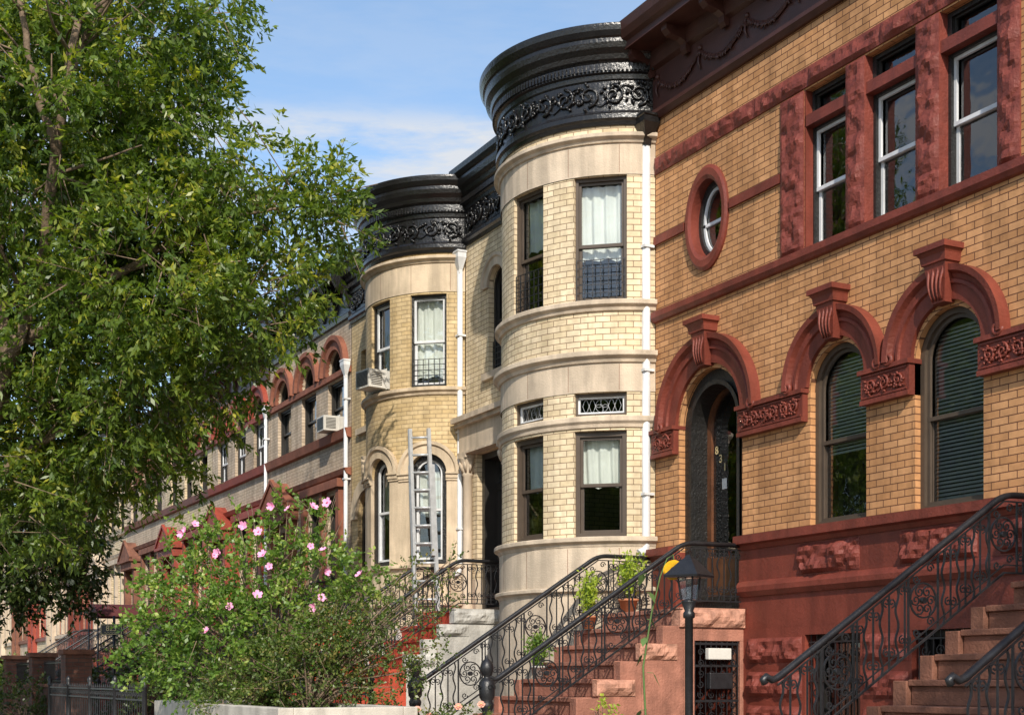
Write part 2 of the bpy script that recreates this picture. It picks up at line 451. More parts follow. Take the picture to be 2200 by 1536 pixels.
def shell(parent,x0,x1,top,brick,depth=12,y0=.24):
    b=MB()
    b.face([(x0+.012,y0,0),(x0+.012,depth,0),(x0+.012,depth,top),(x0+.012,y0,top)])
    b.face([(x1-.012,y0,0),(x1-.012,depth,0),(x1-.012,depth,top),(x1-.012,y0,top)])
    b.face([(x0+.012,depth,0),(x1-.012,depth,0),(x1-.012,depth,top),(x0+.012,depth,top)])
    b.obj('party_wall',brick,parent)
    r=MB(); r.box(x0+.01,x1-.01,.05,depth,top-.12,top); r.obj('roof',ROOFM,parent)
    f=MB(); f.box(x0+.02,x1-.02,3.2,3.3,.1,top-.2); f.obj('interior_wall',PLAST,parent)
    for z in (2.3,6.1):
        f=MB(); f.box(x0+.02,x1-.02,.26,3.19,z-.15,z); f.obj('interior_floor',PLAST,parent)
# ------------------------------------------------------------ railing + stoop
def railing(parent,X,pts,hh=.70,end=True):
    ys=[p[0] for p in pts]; zs=[p[1] for p in pts]
    zl=lambda y: float(np.interp(y,ys,zs))
    b=MB(); ref=(1,0,0)
    b.tube([(X,y,z-hh) for y,z in pts],.013,4,ref); b.tube([(X,y,z-hh+.07) for y,z in pts],.008,4,ref)
    b.tube([(X,y,z-.06) for y,z in pts],.010,4,ref)
    L=ys[-1]-ys[0]; meds=[ys[0]+.62+.95*k for k in range(int((L-.5)/.95)+1)]
    meds=[m for m in meds if m<ys[-1]-.22]
    y=ys[0]+.04; k=0
    while y<ys[-1]:
        if not any(abs(y-m)<.17 for m in meds):
            if k%2==0:
                pp=[(X,y+.017*math.sin(t*pi*5),zl(y)-hh+(hh-.06)*t) for t in np.linspace(0,1,22)]
                b.tube(pp,.010,4,ref)
            else:
                b.tube([(X,y,zl(y)-hh),(X,y,zl(y)-.06)],.009,4,ref)
                for (c,st,d) in ((-.13,-pi/2,1),(-.13,-pi/2,-1),(-hh+.14,pi/2,1),(-hh+.14,pi/2,-1)):
                    sp=spiral(0,0,.042,1.25,st,d,9,.2)
                    b.tube([(X,y+a+(.03 if (d>0)==(st<0) else -.03),zl(y)+c+q) for a,q in sp],.0075,4,ref)
        y+=.088; k+=1
    for m in meds:
        zc=zl(m)-hh*.5; r=.15
        b.tube([(X,m+r*math.cos(a),zc+r*math.sin(a)) for a in np.linspace(0,2*pi,21)],.010,4,ref,cap=False)
        for q in range(6):
            a=2*pi*q/6
            sp=spiral(m+.085*math.cos(a),zc+.085*math.sin(a),.052,1.3,a,1,10,.2)
            b.tube([(X,u,v) for u,v in sp],.008,4,ref)
        for sg in (-1,1):
            b.tube([(X,m+sg*.17,zl(m+sg*.17)-hh),(X,m+sg*.17,zl(m+sg*.17)-.06)],.011,4,ref)
            for cc in (-.12,-hh+.12):
                sp=spiral(m+sg*.08,zl(m+sg*.08)+cc,.045,1.3,0,sg,9,.2); b.tube([(X,u,v) for u,v in sp],.0075,4,ref)
        b.tube([(X-.02,m,zc),(X+.02,m,zc)],.03,8,(0,0,1))
    o=b.obj('railing',IRON,parent)
    h=MB()
    P=[(X,y,z) for y,z in pts]
    Q=[P[0]]
    for i in range(1,len(P)-1):
        a,c,d=Vector(P[i-1]),Vector(P[i]),Vector(P[i+1])
        p0=c+(a-c).normalized()*.14; p1=c+(d-c).normalized()*.14
        for t in np.linspace(0,1,6): Q.append(tuple(p0*(1-t)**2+c*2*t*(1-t)+p1*t*t))
    Q.append(P[-1])
    if end:
        y0,z0=pts[0]
        Q=[(X,y0-.13,z0-.05),(X,y0-.15,z0-.015),(X,y0-.12,z0+.01)]+[(X,y0-.06,z0-.02)]+Q
    h.tube(Q,.030,8,ref)
    h.obj('handrail',IRON,o)
    return o
def newel(parent,X,y,z0,h=1.3):
    b=MB()
    b.box(X-.09,X+.09,y-.09,y+.09,z0,z0+.12)
    p=[(.085,.12),(.085,.16),(.06,.2),(.055,.3),(.075,.34),(.075,.4),(.055,.43),(.05,.6),(.052,.75),(.075,.8),(.08,.84),(.06,.88),(.085,.92),(.09,.98),(.09,1.1),(.07,1.13),(.04,1.15),(.035,1.17),(.06,1.2),(.075,1.24),(.078,1.28),(.065,1.33),(.035,1.37),(.02,1.38),(.015,1.41),(.0,1.43)]
    b.lathe([(r,z0+z*h/1.43) for r,z in p],X,y,16)
    for a in (0,pi/2,pi,3*pi/2):
        c,s=math.cos(a),math.sin(a)
        sp=spiral(0,0,.04,1.2,0,1,9)
        b.tube([(X+c*.092-s*u,y+s*.092+c*u,z0+1.04*h/1.43+v) for u,v in sp],.008,4,(c,s,0))
    return b.obj('newel_post',IRON,parent)
def stoop(name,X0,X1,ztop,label,m_step,m_wall,m_rough,near_rough=True,gate=False,y_foot=-3.31,y_top=-.91,base=.4,nr=9,cat='front stoop',newels=True,m_low=None):
    t=thing(name,((X0+X1)/2,-1.7,base),label,cat)
    rise=(ztop-base)/nr; tr=(y_top-y_foot)/(nr-1)
    s=MB()
    for k in range(nr):
        yy=y_foot+tr*k; zt=base+rise*(k+1)
        ye=yy+tr+.02 if k<nr-1 else -.06
        s.box(X0+.16,X1-.16,yy-.03,ye,zt-.055,zt)
        s.box(X0+.17,X1-.17,yy,ye-.01,zt-rise+.001,zt-.056)
    s.obj('steps',m_low or m_step,t,.008)
    for xa,xb in ((X0,X0+.16),(X1-.16,X1)):
        w=MB()
        for k in range(0,nr-1):
            yy=y_foot+tr*k; zt=base+rise*(k+1)
            w.box(xa+.004*(k%2),xb-.004*(k%2),yy-.05,yy+tr-.05,base,zt-.01,1 if (m_low and k<5) else 0)
        if not (gate and xb==X1): w.box(xa,xb,y_top-.05,-.061,base,ztop-.2)
        else:
            w.box(xa,xb,y_top-.05,-.80,base,ztop-.2)
            w.box(xa,xb,-.80,-.061,ztop-.4,ztop-.2)
            w.box(xa,xb,-.12,-.061,base,ztop-.4)
        w.obj('side_wall',[m_wall,m_low or m_wall],t,.006)
    if near_rough:
        for k in range(5 if m_low else 0,nr-1,2):
            r=MB()
            yy=y_foot+tr*k; zt=base+rise*(k+1)
            rough(r,yy-.08,yy+tr*1.5,zt-.2,zt-.01,X1+.012,.055,'x',seed=k+int(abs(X0)))
            r.obj('rough_block',m_rough,t)
    r=MB(); rough(r,y_top-.12,-.065,ztop-.235,ztop-.02,X1+.03,.05,'x',seed=77,depth=.19)
    r.box(X1-.16,X1+.03,y_top-.12,-.065,ztop-.03,ztop-.0)
    r.obj('landing_coping',m_rough,t)
    if gate:
        g=MB(); x=X1-.03; ref=(1,0,0); z1=ztop-.42
        for yy in np.linspace(-.78,-.14,9):
            g.tube([(x,yy,base+.05),(x,yy,z1+.0)],.009,4,ref)
            g.tube([(x,yy,z1),(x,yy,z1+.07)],[.016,.002],4,ref)
        for z in (base+.1,base+.8,z1-.3,z1-.03): g.box(x-.01,x+.01,-.79,-.13,z,z+.03)
        for z in np.arange(base+.2,z1-.1,.13):
            for yy in (-.7,-.54,-.38,-.22):
                g.tube([(x+.012,u,v) for u,v in spiral(yy,z+.04,.05,1.3,z*7,1,10,.2)],.008,4,ref)
        gt=g.obj('basement_gate',IRON,t)
        mbx=MB(); mbx.box(x+.02,x+.1,-.64,-.3,1.72,1.86); mbx.obj('mailbox',PAPER,gt,.01)
        mbx=MB(); mbx.box(x+.02,x+.1,-.62,-.28,1.36,1.56); mbx.obj('mailbox',IRON,gt,.01)
    P=[(y_foot-.13,ztop-.85),( y_top,ztop+.79),(-.07,ztop+.79)]
    railing(t,X1-.06,P); railing(t,X0+.06,P)
    if newels:
        for X in (X0+.06,X1-.06): newel(t,X,y_foot-.28,base,1.36)
    return t

# ============================================================ HOUSE A
A0,A1=-16.17,-9.36
def house_A():
    t=thing('row_house',((A0+A1)/2,0,0),'orange brick row house with maroon painted stone arches','row house','row houses along the street')
    WN=[(-12.98,-12.26),(-11.93,-11.16),(-10.80,-10.03)]
    ops=[Op(-15.6,-14.2,2.35,5.5,'arch'),Op(-12.89,-11.93,3.25,5.31,'arch'),Op(-11.18,-10.22,3.25,5.31,'arch'),
         Op(-12.98,-10.03,6.5,8.38),Op(-15.3,-14.58,6.93,7.99,'oval')]
    b=MB(); wall(b,A0,A1,[(3.18,9.9,0,0)],ops,FLAT,None,.26); b.obj('brick_wall',BR_OR,t)
    b=MB()
    ops2=[ops[0],Op(-12.9,-11.95,.9,2.0),Op(-11.15,-10.2,.9,2.0)]
    wall(b,A0,A1,[(2.1,3.18,0,.05),(0,2.1,0,.07)],ops2,FLAT,None,.26)
    b.obj('painted_base',RED,t)
    for (a,c) in ((-14.18,A1),(A0,-15.62)):
        b=MB(); sweep(b,flatpath(a,c),[(0,3.08),(.07,3.08),(.10,3.13),(.16,3.15),(.16,3.25),(0,3.26)]); b.obj('sill_course',RED,t)
    b=MB(); sweep(b,flatpath(-14.18,A1),[(.03,2.5),(.08,2.5),(.12,2.56),(.12,2.62),(.08,2.68),(.03,2.70)]); b.obj('base_moulding',RED,t)
    for i,(a,c) in enumerate([(-13.05,-11.98),(-11.35,-10.25),(-9.95,-9.45)]):
        r=MB(); rough(r,a,c,2.71,3.06,-.055,.075,seed=i); r.obj('rough_stone_panel',REDD,t)
    i=0
    for (a,c) in [(-14.0,-12.95),(-11.9,-11.2),(-10.15,-9.4)]:
        for zz in (.45,.86,1.27,1.68):
            r=MB(); rough(r,a,c,zz,zz+.3,-.075,.06,seed=i+10); i+=1; r.obj('rough_stone_block',REDD,t)
    b=MB(); sweep(b,flatpath(A0,A1),[(0,6.36),(.05,6.37),(.08,6.42),(.08,6.50),(0,6.51)]); b.obj('belt_course',RED,t)
    for a,c in ((A0,-15.44),(-14.44,-13.42)):
        b=MB(); sweep(b,flatpath(a,c),[(0,7.43),(.035,7.43),(.035,7.54),(0,7.54)]); b.obj('belt_course',RED,t)
    x=A0;i=0
    r=MB()
    while x<A1-.05:
        e=min(A1,x+1.1+.25*math.sin(i*3)); rough(r,x,e+.001,8.40,8.63,-.02,.04,seed=i+40); x=e;i+=1
    r.obj('rough_lintel_course',REDD,t)
    for (a,c) in [(-13.42,-12.99),(-12.25,-11.94),(-11.15,-10.81),(-10.02,-9.74)]:
        r=MB(); rough(r,a,c,6.52,8.38,-.02,.04,seed=i+90,depth=.3 if a in(-12.25,-11.15) else .06); i+=1
        r.obj('rough_stone_pier',REDD,t)
    b=MB(); b.box(-12.98,-10.03,-.0,.2,7.95,8.08); b.obj('transom_bar',RED,t)
    for xa,xb in ((-12.985,-12.97),(-10.045,-10.025)):
        b=MB(); b.box(xa,xb,.0,.27,6.5,8.38); b.obj('window_jamb',RED,t)
    for j,(a,c) in enumerate(WN):
        window(t,MF((a+c)/2,6.51),c-a,1.44,False,WHITE,BLACKR,.13,.03,.035,cur=None,split=.5)
        window(t,MF((a+c)/2,8.08),c-a,.30,False,DARKF,BLACKR,.12,.05,.02,kind='fixed',name='transom_window')
    b=MB(); archring(b,-14.94,7.46,[(.345,-.12),(.345,.03),(.38,.055),(.44,.055),(.47,.03),(.47,0)],0,44,None,0,2*pi,1.44)
    b.obj('oval_surround',RED,t)
    w=MB()
    archring(w,-14.94,7.46,[(.36,.02-.12),(.29,-.10),(.29,-.18)],0,36,None,0,2*pi,1.47)
    ov=w.obj('oval_window',BLACKR,t)
    g=MB(); g.face([(-14.94+.30*math.cos(a),.17,7.46+.46*math.sin(a)) for a in np.linspace(0,2*pi,28)[:-1]]); g.obj('glass_pane',GLASS,ov)
    s=MB(); s.box(-15.24,-14.64,.14,.165,7.42,7.46)
    archring(s,-14.94,7.46,[(.29,-.14),(.25,-.14),(.25,-.165)],0,30,None,0,2*pi,1.55); s.obj('sash',WHITE,ov)
    for cx,ri,ro,zs in ((-14.9,.70,1.08,4.85),(-12.41,.48,.83,4.88),(-10.70,.48,.83,4.88)):
        b=MB(); k=ro-ri
        archring(b,cx,zs,[(ri+.01,-.1),(ri+.01,.05),(ri+k*.45,.06),(ri+k*.48,.09),(ri+k*.58,.09),(ri+k*.62,.07),(ri+k*.74,.08),(ri+k*.82,.14),(ro,.15),(ro,0)],0,36)
        for sg in (-1,1):
            sp=spiral(cx+sg*(ri+k*.8),zs+.03,k*.2,1.3,0 if sg>0 else pi,-sg,14,.15)
            b.tube([(u,-.11,v) for u,v in sp],.026,6,(0,1,0))
        b.obj('arch_hood',RED,t)
        kk=MB(); z0=zs+ri-.03; z1=zs+ro+.10
        def kb(w0,w1,z0,z1,o0,o1):
            kk.grid([[(cx-w0,0,z0),(cx+w0,0,z0),(cx+w0,-o0,z0),(cx-w0,-o0,z0)],[(cx-w1,0,z1),(cx+w1,0,z1),(cx+w1,-o1,z1),(cx-w1,-o1,z1)]],True,False,None,True)
        kb(.09,.15,z0,z1-.08,.14,.19); kb(.17,.18,z1-.08,z1,.21,.22)
        for q in range(4):
            f=-1+2*(q+.5)/4
            kk.tube([(cx+f*(.09+.06*s_)*.95,-(.14+.05*s_)-.035*math.sin(s_*pi*1.2+.3),z0+.02+(z1-z0-.13)*s_) for s_ in np.linspace(0,1,9)],[.010+.010*s_ for s_ in np.linspace(0,1,9)],6,(1,0,0))
        kb(.18,.20,z1,z1+.04,.22,.25); kb(.22,.22,z1+.04,z1+.10,.27,.27)
        kk.obj('keystone',RED,t)
    for i,(a,c) in enumerate([(A0+.02,-15.61),(-14.19,-12.93),(-11.93,-11.18),(-10.22,A1-.02)]):
        b=MB(); b.box(a,c,-.08,.1,4.54,4.82)
        b.box(a-.02,c+.02,-.12,.1,4.82,4.87); b.box(a,c,-.10,.1,4.49,4.54)
        b.box(a+.03,c-.03,-.095,-.08,4.555,4.575);b.box(a+.03,c-.03,-.095,-.08,4.785,4.805)
        scrolls(b,a+.06,c-.06,4.58,4.78,lambda s,z,o:(s,-.08-o,z),.016,i)
        b.obj('impost_block',RED,t)
    for cx in (-12.41,-10.70):
        window(t,MF(cx,3.25),.96,2.06,True,BROWNF,BROWNF,.10,.06,.04,cur=[('blind',.40 if cx<-12 else .03,1)],split=.47)
    for cx in (-12.42,-10.67):
        ww=window(t,MF(cx,.9),.95,1.1,False,DARKF,DARKF,.12,.06,.03)
        g=MB()
        for q in range(9): g.tube([(cx-.42+.105*q,-.02,.9),(cx-.42+.105*q,-.02,2.0)],.009,4,(1,0,0))
        for z in (1.0,1.45,1.9):
            g.box(cx-.45,cx+.45,-.03,-.012,z,z+.02)
            for q in range(4):
                sp=spiral(cx-.32+.21*q,z-.12,.07,1.4,0,1 if q%2 else -1,10); g.tube([(u,-.03,v) for u,v in sp],.008,4,(0,1,0))
        g.obj('window_guard',IRON,ww)
    cx=-14.9
    b=MB(MF(cx,2.35)); ring(b,1.4,3.15,-.01,.15,.10,.55,True); ring(b,1.4,3.15,.14,.2,.06,.55,True)
    b.box(-.70,.70,.0,.5,-.02,.02)
    dc=b.obj('door_casing',BLACKR,t)
    d=MB(MF(cx,2.37))
    ring(d,1.02,2.98,0,.10,.32,.37,True); d.box(-.42,.42,.32,.37,.1,.72); d.box(-.32,.32,.30,.32,.2,.62)
    dr=d.obj('door',WOOD,t)
    g=MB(MF(cx,2.37)); g.face([(x,.36,z) for x,z in outline(1.02,2.98,.1,True)]); g.obj('glass_pane',GLASS,dr)
    h=MB(MF(cx,2.37)); h.tube([(.42,.30,1.0),(.42,.25,1.02),(.42,.25,1.18),(.42,.30,1.2)],.012,6,(1,0,0)); h.obj('door_handle',GOLD,dr)
    for i,ch in enumerate('831'):
        cu=bpy.data.curves.new('house_number','FONT'); cu.body=ch; cu.size=.15; cu.extrude=.002; cu.align_x='CENTER'
        tmp=bpy.data.objects.new('tmp',cu); col.objects.link(tmp)
        bpy.context.view_layer.update()
        me=bpy.data.meshes.new_from_object(tmp); bpy.data.objects.remove(tmp)
        me.transform(Matrix.Rotation(pi/2,4,'X')); me.materials.clear(); me.materials.append(GOLD)
        o=bpy.data.objects.new('house_number',me); col.objects.link(o); o.parent=dr
        o.location=Vector((-15.22+.09*i,.345,4.46-.12*i))-ORIG[dr]
    p=MB(); p.box(-15.10,-15.0,.345,.35,3.98,4.12); p.obj('paper_notice',PAPER,dr)
    prof=[(0,9.14),(.05,9.14),(.09,9.20),(.09,9.25),(.05,9.28),(.05,9.80),(.12,9.83),(.15,9.93),(.16,10.02),(.50,10.03),(.50,10.12),(.56,10.15),(.60,10.24),(.62,10.36),(.58,10.36),(0,10.42)]
    b=MB(); sweep(b,flatpath(A0-.05,A1),prof)
    x=A0+.02
    while x<A1:
        rows=[(.06,9.72),(.11,9.70),(.14,9.76),(.14,9.84),(.22,9.88),(.38,9.90),(.44,9.96),(.44,10.03)]
        for (p0,p1) in zip(rows[:-1],rows[1:]):
            b.face([(x-.06,-p0[0],p0[1]),(x+.06,-p0[0],p0[1]),(x+.06,-p1[0],p1[1]),(x-.06,-p1[0],p1[1])])
        for sx in (-.06,.06): b.face([(x+sx,-r_[0],r_[1]) for r_ in rows]+[(x+sx,-.05,10.03)])
        x+=.85
    b.obj('cornice',BROWN,t)
    f=MB(); x=A0+.15
    while x<A1-.9:
        for k in range(3):
            pp=[(x+1.0*q,-.07,9.66-.22*math.sin(pi*q)-.02*k) for q in np.linspace(0,1,14)]
            f.tube(pp,[.007+.008*math.sin(pi*q) for q in np.linspace(0,1,14)],5,(0,1,0))
        for q in range(30):
            a=RND.random(); f.tube([(x+a,-.07,9.66-.22*math.sin(pi*a)),(x+a+RND.uniform(-.05,.05),-.085,9.63-.22*math.sin(pi*a)-.05)],[.016,.006],5,(0,1,0))
        f.lathe([(0,9.64),(.03,9.65),(.04,9.68),(.03,9.71),(0,9.72)],x,-.06,8)
        f.tube([(x,-.07,9.66),(x-.03,-.07,9.5),(x+.02,-.07,9.4)],[.014,.02,.008],5,(0,1,0))
        x+=1.0
    f.obj('frieze_garland',BROWN,t)
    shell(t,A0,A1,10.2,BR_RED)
    return t
house_A()
def house_A2():
    x0,x1=-9.34,-2.6
    t=thing('row_house',((x0+x1)/2,0,0),'orange brick row house with brownstone stoop at its arched door','row house','row houses along the street')
    ops=[Op(-8.8,-7.4,2.35,5.5,'arch'),Op(-6.09,-5.13,3.25,5.31,'arch'),Op(-4.4,-3.44,3.25,5.31,'arch')]
    b=MB(); wall(b,x0,x1,[(3.18,9.9,0,0)],ops,FLAT,None,.26); b.obj('brick_wall',BR_OR,t)
    b=MB(); wall(b,x0,x1,[(0,3.18,0,.05)],[ops[0]],FLAT,None,.26); b.obj('painted_base',RED,t)
    for cx in (-5.61,-3.92): window(t,MF(cx,3.25),.96,2.06,True,BROWNF,BROWNF,.12,.06,.04)
    b=MB(MF(-8.1,2.35)); ring(b,1.4,3.15,-.01,.15,.10,.45,True); b.box(-.6,.6,.38,.44,0,3.0); b.obj('door',WOOD,t)
    b=MB(); sweep(b,flatpath(x0,x1),[(0,9.10),(.10,9.16),(.05,9.26),(.05,9.80),(.16,10.02),(.50,10.03),(.60,10.24),(.62,10.36),(0,10.42)]); b.obj('cornice',BROWN,t)
    for i in range(3):
        b=MB(); archring(b,(-8.1,-5.61,-3.92)[i],4.85,[(.5+.2*(i==0),0),(.5+.2*(i==0),.1),(.85+.28*(i==0),.2),(.85+.28*(i==0),0)],0,24); b.obj('arch_hood',RED,t)
    b=MB(); sweep(b,flatpath(x0,x1),[(0,6.36),(.09,6.42),(.09,6.50),(0,6.51)]); b.obj('belt_course',RED,t)
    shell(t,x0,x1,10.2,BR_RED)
house_A2()

# ============================================================ BAY HOUSES
def bay_house(X0,X1,Xc,R,p,brick,stone,lower,label,wmats,top=10.35,door_z=2.6):
    t=thing('row_house',((X0+X1)/2,0,0),label,'row house','row houses along the street')
    yc=R-p; hw=math.sqrt(R*R-yc*yc); fm=math.asin(hw/R)
    PB=lambda u,v,d:(Xc+(R-d)*math.sin(u/R),yc-(R-d)*math.cos(u/R),v)
    F=[rad(-32),rad(10.5),rad(50)]; H_=[rad(11.5),rad(11),rad(12)]
    ops=[]
    z=dict(u0=6.68,u1=8.41) if lower=='rect' else dict(u0=6.64,u1=8.27)
    for f,h in zip(F,H_):
        ops.append(Op(R*(f-h),R*(f+h),z['u0'],z['u1']))
        if lower=='rect':
            ops.append(Op(R*(f-h),R*(f+h),3.43,4.90)); ops.append(Op(R*(f-h),R*(f+h),5.11,5.43))
        else:
            ops.append(Op(R*(f-h),R*(f+h),3.5,5.45,'arch'))
    if lower=='rect':
        bands=[(8.88,9.2,0,0),(8.41,8.88,1,.012),(6.0,8.41,0,0),(5.43,6.0,1,.012),(3.3,5.43,0,0),(.0,3.3,1,.03)]
    else:
        bands=[(8.86,9.2,0,0),(8.30,8.86,1,.012),(5.10,8.30,0,0),(3.4,5.10,1,.012),(0,3.4,1,.03)]
    b=MB(); wall(b,-R*fm,R*fm,bands,ops,PB,R*rad(1.3),.24)
    zz=[(8.43,8.82),(5.45,5.81),(2.76,3.28)] if lower=='rect' else [(8.32,8.79),(2.84,3.35)]
    for a,c in zz:
        for k in range(-3,4):
            u=(k+.5)*.72
            if abs(u)<R*fm-.1:
                o_=-.0135 if a>3 else -.0325
                b.face([PB(u-.0035,a,o_),PB(u+.0035,a,o_),PB(u+.0035,c,o_),PB(u-.0035,c,o_)],None,2)
    b.obj('bay_wall',[brick,stone,BRST],t)
    arc=arcpath(Xc,yc,R,-fm,fm)
    def mould(z0,z1,o): 
        s=MB()
        sweep(s,arc,[(0,z0),(o*.35,z0+.01),(o*.5,z0+(z1-z0)*.35),(o*.95,z0+(z1-z0)*.55),(o,z0+(z1-z0)*.6),(o,z1-.01),(o*.9,z1),(0,z1+.015)],sm=False)
        s.obj('stone_moulding',stone,t)
    if lower=='rect':
        for q in ((8.83,8.96,.11),(6.53,6.68,.10),(5.82,5.98,.12),(4.93,5.09,.07),(3.29,3.43,.11),(2.62,2.74,.10)): mould(*q)
    else:
        for q in ((8.80,8.92,.11),(6.48,6.62,.09),(3.36,3.49,.11),(2.7,2.82,.09)): mould(*q)
    for i,(f,h) in enumerate(zip(F,H_)):
        w=2*R*math.sin(h); sg=R*(1-math.cos(h))
        M0=lambda zz:Matrix.Translation((Xc+R*math.sin(f),yc-R*math.cos(f),zz))@Matrix.Rotation(f,4,'Z')
        d0=sg+.07
        fm1,cm1=wmats[0]; fm2,cm2=wmats[1]
        if lower=='rect':
            window(t,M0(6.68),w,1.73,False,fm1,cm1,d0,.05,.035,cur=[('cloth',.36,1)] if i==2 else [('cloth',.55,1)],guard=.34,split=.46)
            window(t,M0(5.11),w,.32,False,WHITE,cm2,d0,.04,.028,kind='fixed',name='transom_window')
            window(t,M0(3.43),w,1.47,False,fm2,cm2,d0,.07,.04,cur=[('cloth',.50,1)],split=.5)
        else:
            window(t,M0(6.64),w,1.63,False,fm1,cm1,d0,.05,.04,cur=[('cloth',.1,1)],guard=.3 if i==2 else 0,split=.5)
            window(t,M0(3.5),w,1.95,True,fm2,cm2,d0,.09,.04,cur=[('cloth',.45,.9)],split=.5)
            zs=5.45-w/2; prof=[(w/2+.0,.0),(w/2,.05),(w/2+.14,.05),(w/2+.16,.09),(w/2+.22,.09),(w/2+.22,-.02)]
            n=20; ab=MB()
            for q in range(n):
                for (r0,o0),(r1,o1) in zip(prof[:-1],prof[1:]):
                    a_,b_=pi*q/n,pi*(q+1)/n
                    ab.face([PB(R*f+r0*math.cos(a_),zs+r0*math.sin(a_),-o0),PB(R*f+r0*math.cos(b_),zs+r0*math.sin(b_),-o0),PB(R*f+r1*math.cos(b_),zs+r1*math.sin(b_),-o1),PB(R*f+r1*math.cos(a_),zs+r1*math.sin(a_),-o1)])
            ab.obj('arch_surround',stone,t)
            for sgn in (-1,1):
                ib=MB()
                u=R*f+sgn*(w/2+.11)
                for (z0,z1,o) in ((zs-.14,zs-.10,.04),(zs-.10,zs-.03,.06),(zs-.03,zs,.09)):
                    ib.grid([[PB(u-.12,z0,.01),PB(u+.12,z0,.01),PB(u+.12,z0,-o),PB(u-.12,z0,-o)],[PB(u-.12,z1,.01),PB(u+.12,z1,.01),PB(u+.12,z1,-o),PB(u-.12,z1,-o)]],True,False,None,True)
                ib.obj('arch_impost',stone,t)
    if lower!='rect':
        f=F[1]; M0=Matrix.Translation((Xc+R*math.sin(f),yc-R*math.cos(f),6.68))@Matrix.Rotation(f,4,'Z'); ac_unit(t,M0)
    if lower=='rect':
        for f,h in zip(F[1:],H_[1:]):
            M0=Matrix.Translation((Xc+R*math.sin(f),yc-R*math.cos(f),5.27))@Matrix.Rotation(f,4,'Z')
            l=MB(M0); y=R*(1-math.cos(h))+.13
            l.tube([(.09*math.cos(a),y,.09*math.sin(a)) for a in np.linspace(0,2*pi,17)],.003,4,(0,1,0))
            for q in range(4):
                a=q*pi/2; l.tube([(.09*math.cos(a)*s_+.02*math.sin(s_*pi)*math.cos(a+pi/2),y,.09*math.sin(a)*s_+.02*math.sin(s_*pi)) for s_ in np.linspace(-1,1,9)],.0025,4,(0,1,0))
            for sx in (-1,1): l.tube([(sx*(.09+.18*s_),y,.09*math.sin(s_*pi*2)) for s_ in np.linspace(0,1,12)],.003,4,(0,1,0)); l.tube([(sx*(.09+.18*s_),y,-.09*math.sin(s_*pi*2)) for s_ in np.linspace(0,1,12)],.003,4,(0,1,0))
            l.obj('leaded_glass',ALU,t)
    xl=Xc-hw
    if lower=='rect': ro=[Op(-21.34,-20.72,6.68,8.45,'arch'),Op(-21.8,-20.65,door_z,5.37)]
    else: ro=[Op(X0+.55,X0+1.2,6.68,8.30),Op(X0+.35,X0+1.45,door_z,5.37,'arch')]
    b=MB(); wall(b,X0,xl+.03,[(3.2,9.3,0,0),(0,3.2,1,.03)],ro,FLAT,None,.26)
    b.obj('entrance_wall',[brick,stone],t)
    o=ro[0]; window(t,MF(o.c,o.z0),o.u1-o.u0,o.z1-o.z0,o.kind=='arch',DARKF,BLACKR,.12,.05,.03,guard=.3)
    if lower=='rect':
        s=MB(); archring(s,o.c,o.z1-o.hw,[(o.hw,0),(o.hw,.04),(o.hw+.13,.04),(o.hw+.15,.07),(o.hw+.2,.07),(o.hw+.2,0)],0,20)
        s.obj('arch_surround',stone,t)
    s=MB(); s.box(o.u0-.14,o.u1+.14,-.08,.02,o.z0-.12,o.z0)
    s.obj('window_sill',stone,t)
    e=MB(); d=ro[1]
    if lower=='rect':
        e.box(X0+.06,xl-.2,-.16,.0,5.42,5.86); e.box(X0+.03,xl-.15,-.24,.0,5.86,5.93); e.box(X0-.0,xl-.1,-.30,.0,5.93,6.02); e.box(X0+.06,xl-.2,-.2,.0,5.38,5.42)
        for xx in (X0+.24,d.u1+.14):
            cpl=MB()
            cpl.lathe([(.11,door_z),(.11,door_z+.12),(.085,door_z+.16),(.08,5.0),(.1,5.03),(.085,5.06),(.12,5.2),(.14,5.3),(.15,5.32)],xx,-.08,14)
            cpl.box(xx-.15,xx+.15,-.2,.04,5.32,5.379)
            for q in range(8):
                a=q*pi/4; cpl.tube([(xx+.09*math.cos(a),-.08+.09*math.sin(a),5.07),(xx+.13*math.cos(a),-.08+.13*math.sin(a),5.18),(xx+.16*math.cos(a),-.08+.16*math.sin(a),5.24)],[.02,.03,.012],5,(.1,.2,1))
            cpl.obj('door_column',stone,t)
    else:
        archring(e,d.c,d.z1-d.hw,[(d.hw,0),(d.hw,.06),(d.hw+.2,.08),(d.hw+.24,.08),(d.hw+.24,0)],0,20)
    e.obj('door_surround',stone,t)
    b=MB(MF(d.c,door_z)); w=d.u1-d.u0; h=d.z1-door_z
    ring(b,w,h,-.01,.1,.1,.4,d.kind=='arch'); b.box(-w/2+.1,w/2-.1,.34,.40,0,2.15); b.box(-w/2+.1,w/2-.1,.32,.42,2.15,2.25)
    for sx in (-1,1):
        b.box(sx*w*.2-.14,sx*w*.2+.14,.325,.34,.2,.9); b.box(sx*w*.2-.14,sx*w*.2+.14,.325,.34,1.05,2.0)
    dd=b.obj('door',DARKF,t)
    g=MB(MF(d.c,door_z)); g.face([(x,.38,z_) for x,z_ in outline(w,h,.09,d.kind=='arch')]); g.obj('glass_pane',GLASS,dd)
    T=top
    k=T-10.35
    prof=[(0,9.08),(.03,9.08),(.05,9.13),(.09,9.16),(.09,9.22),(.05,9.25),(.035,9.28),(.035,9.68),(.06,9.70),(.07,9.76),(.11,9.78),(.11,9.90),(.13,9.92),(.16,9.94),(.18,10.0),(.25,10.06),(.27,10.13),(.27,10.18),(.30,10.20),(.345,10.26),(.355,10.32),(.355,10.35),(.30,10.36),(0,10.40)]
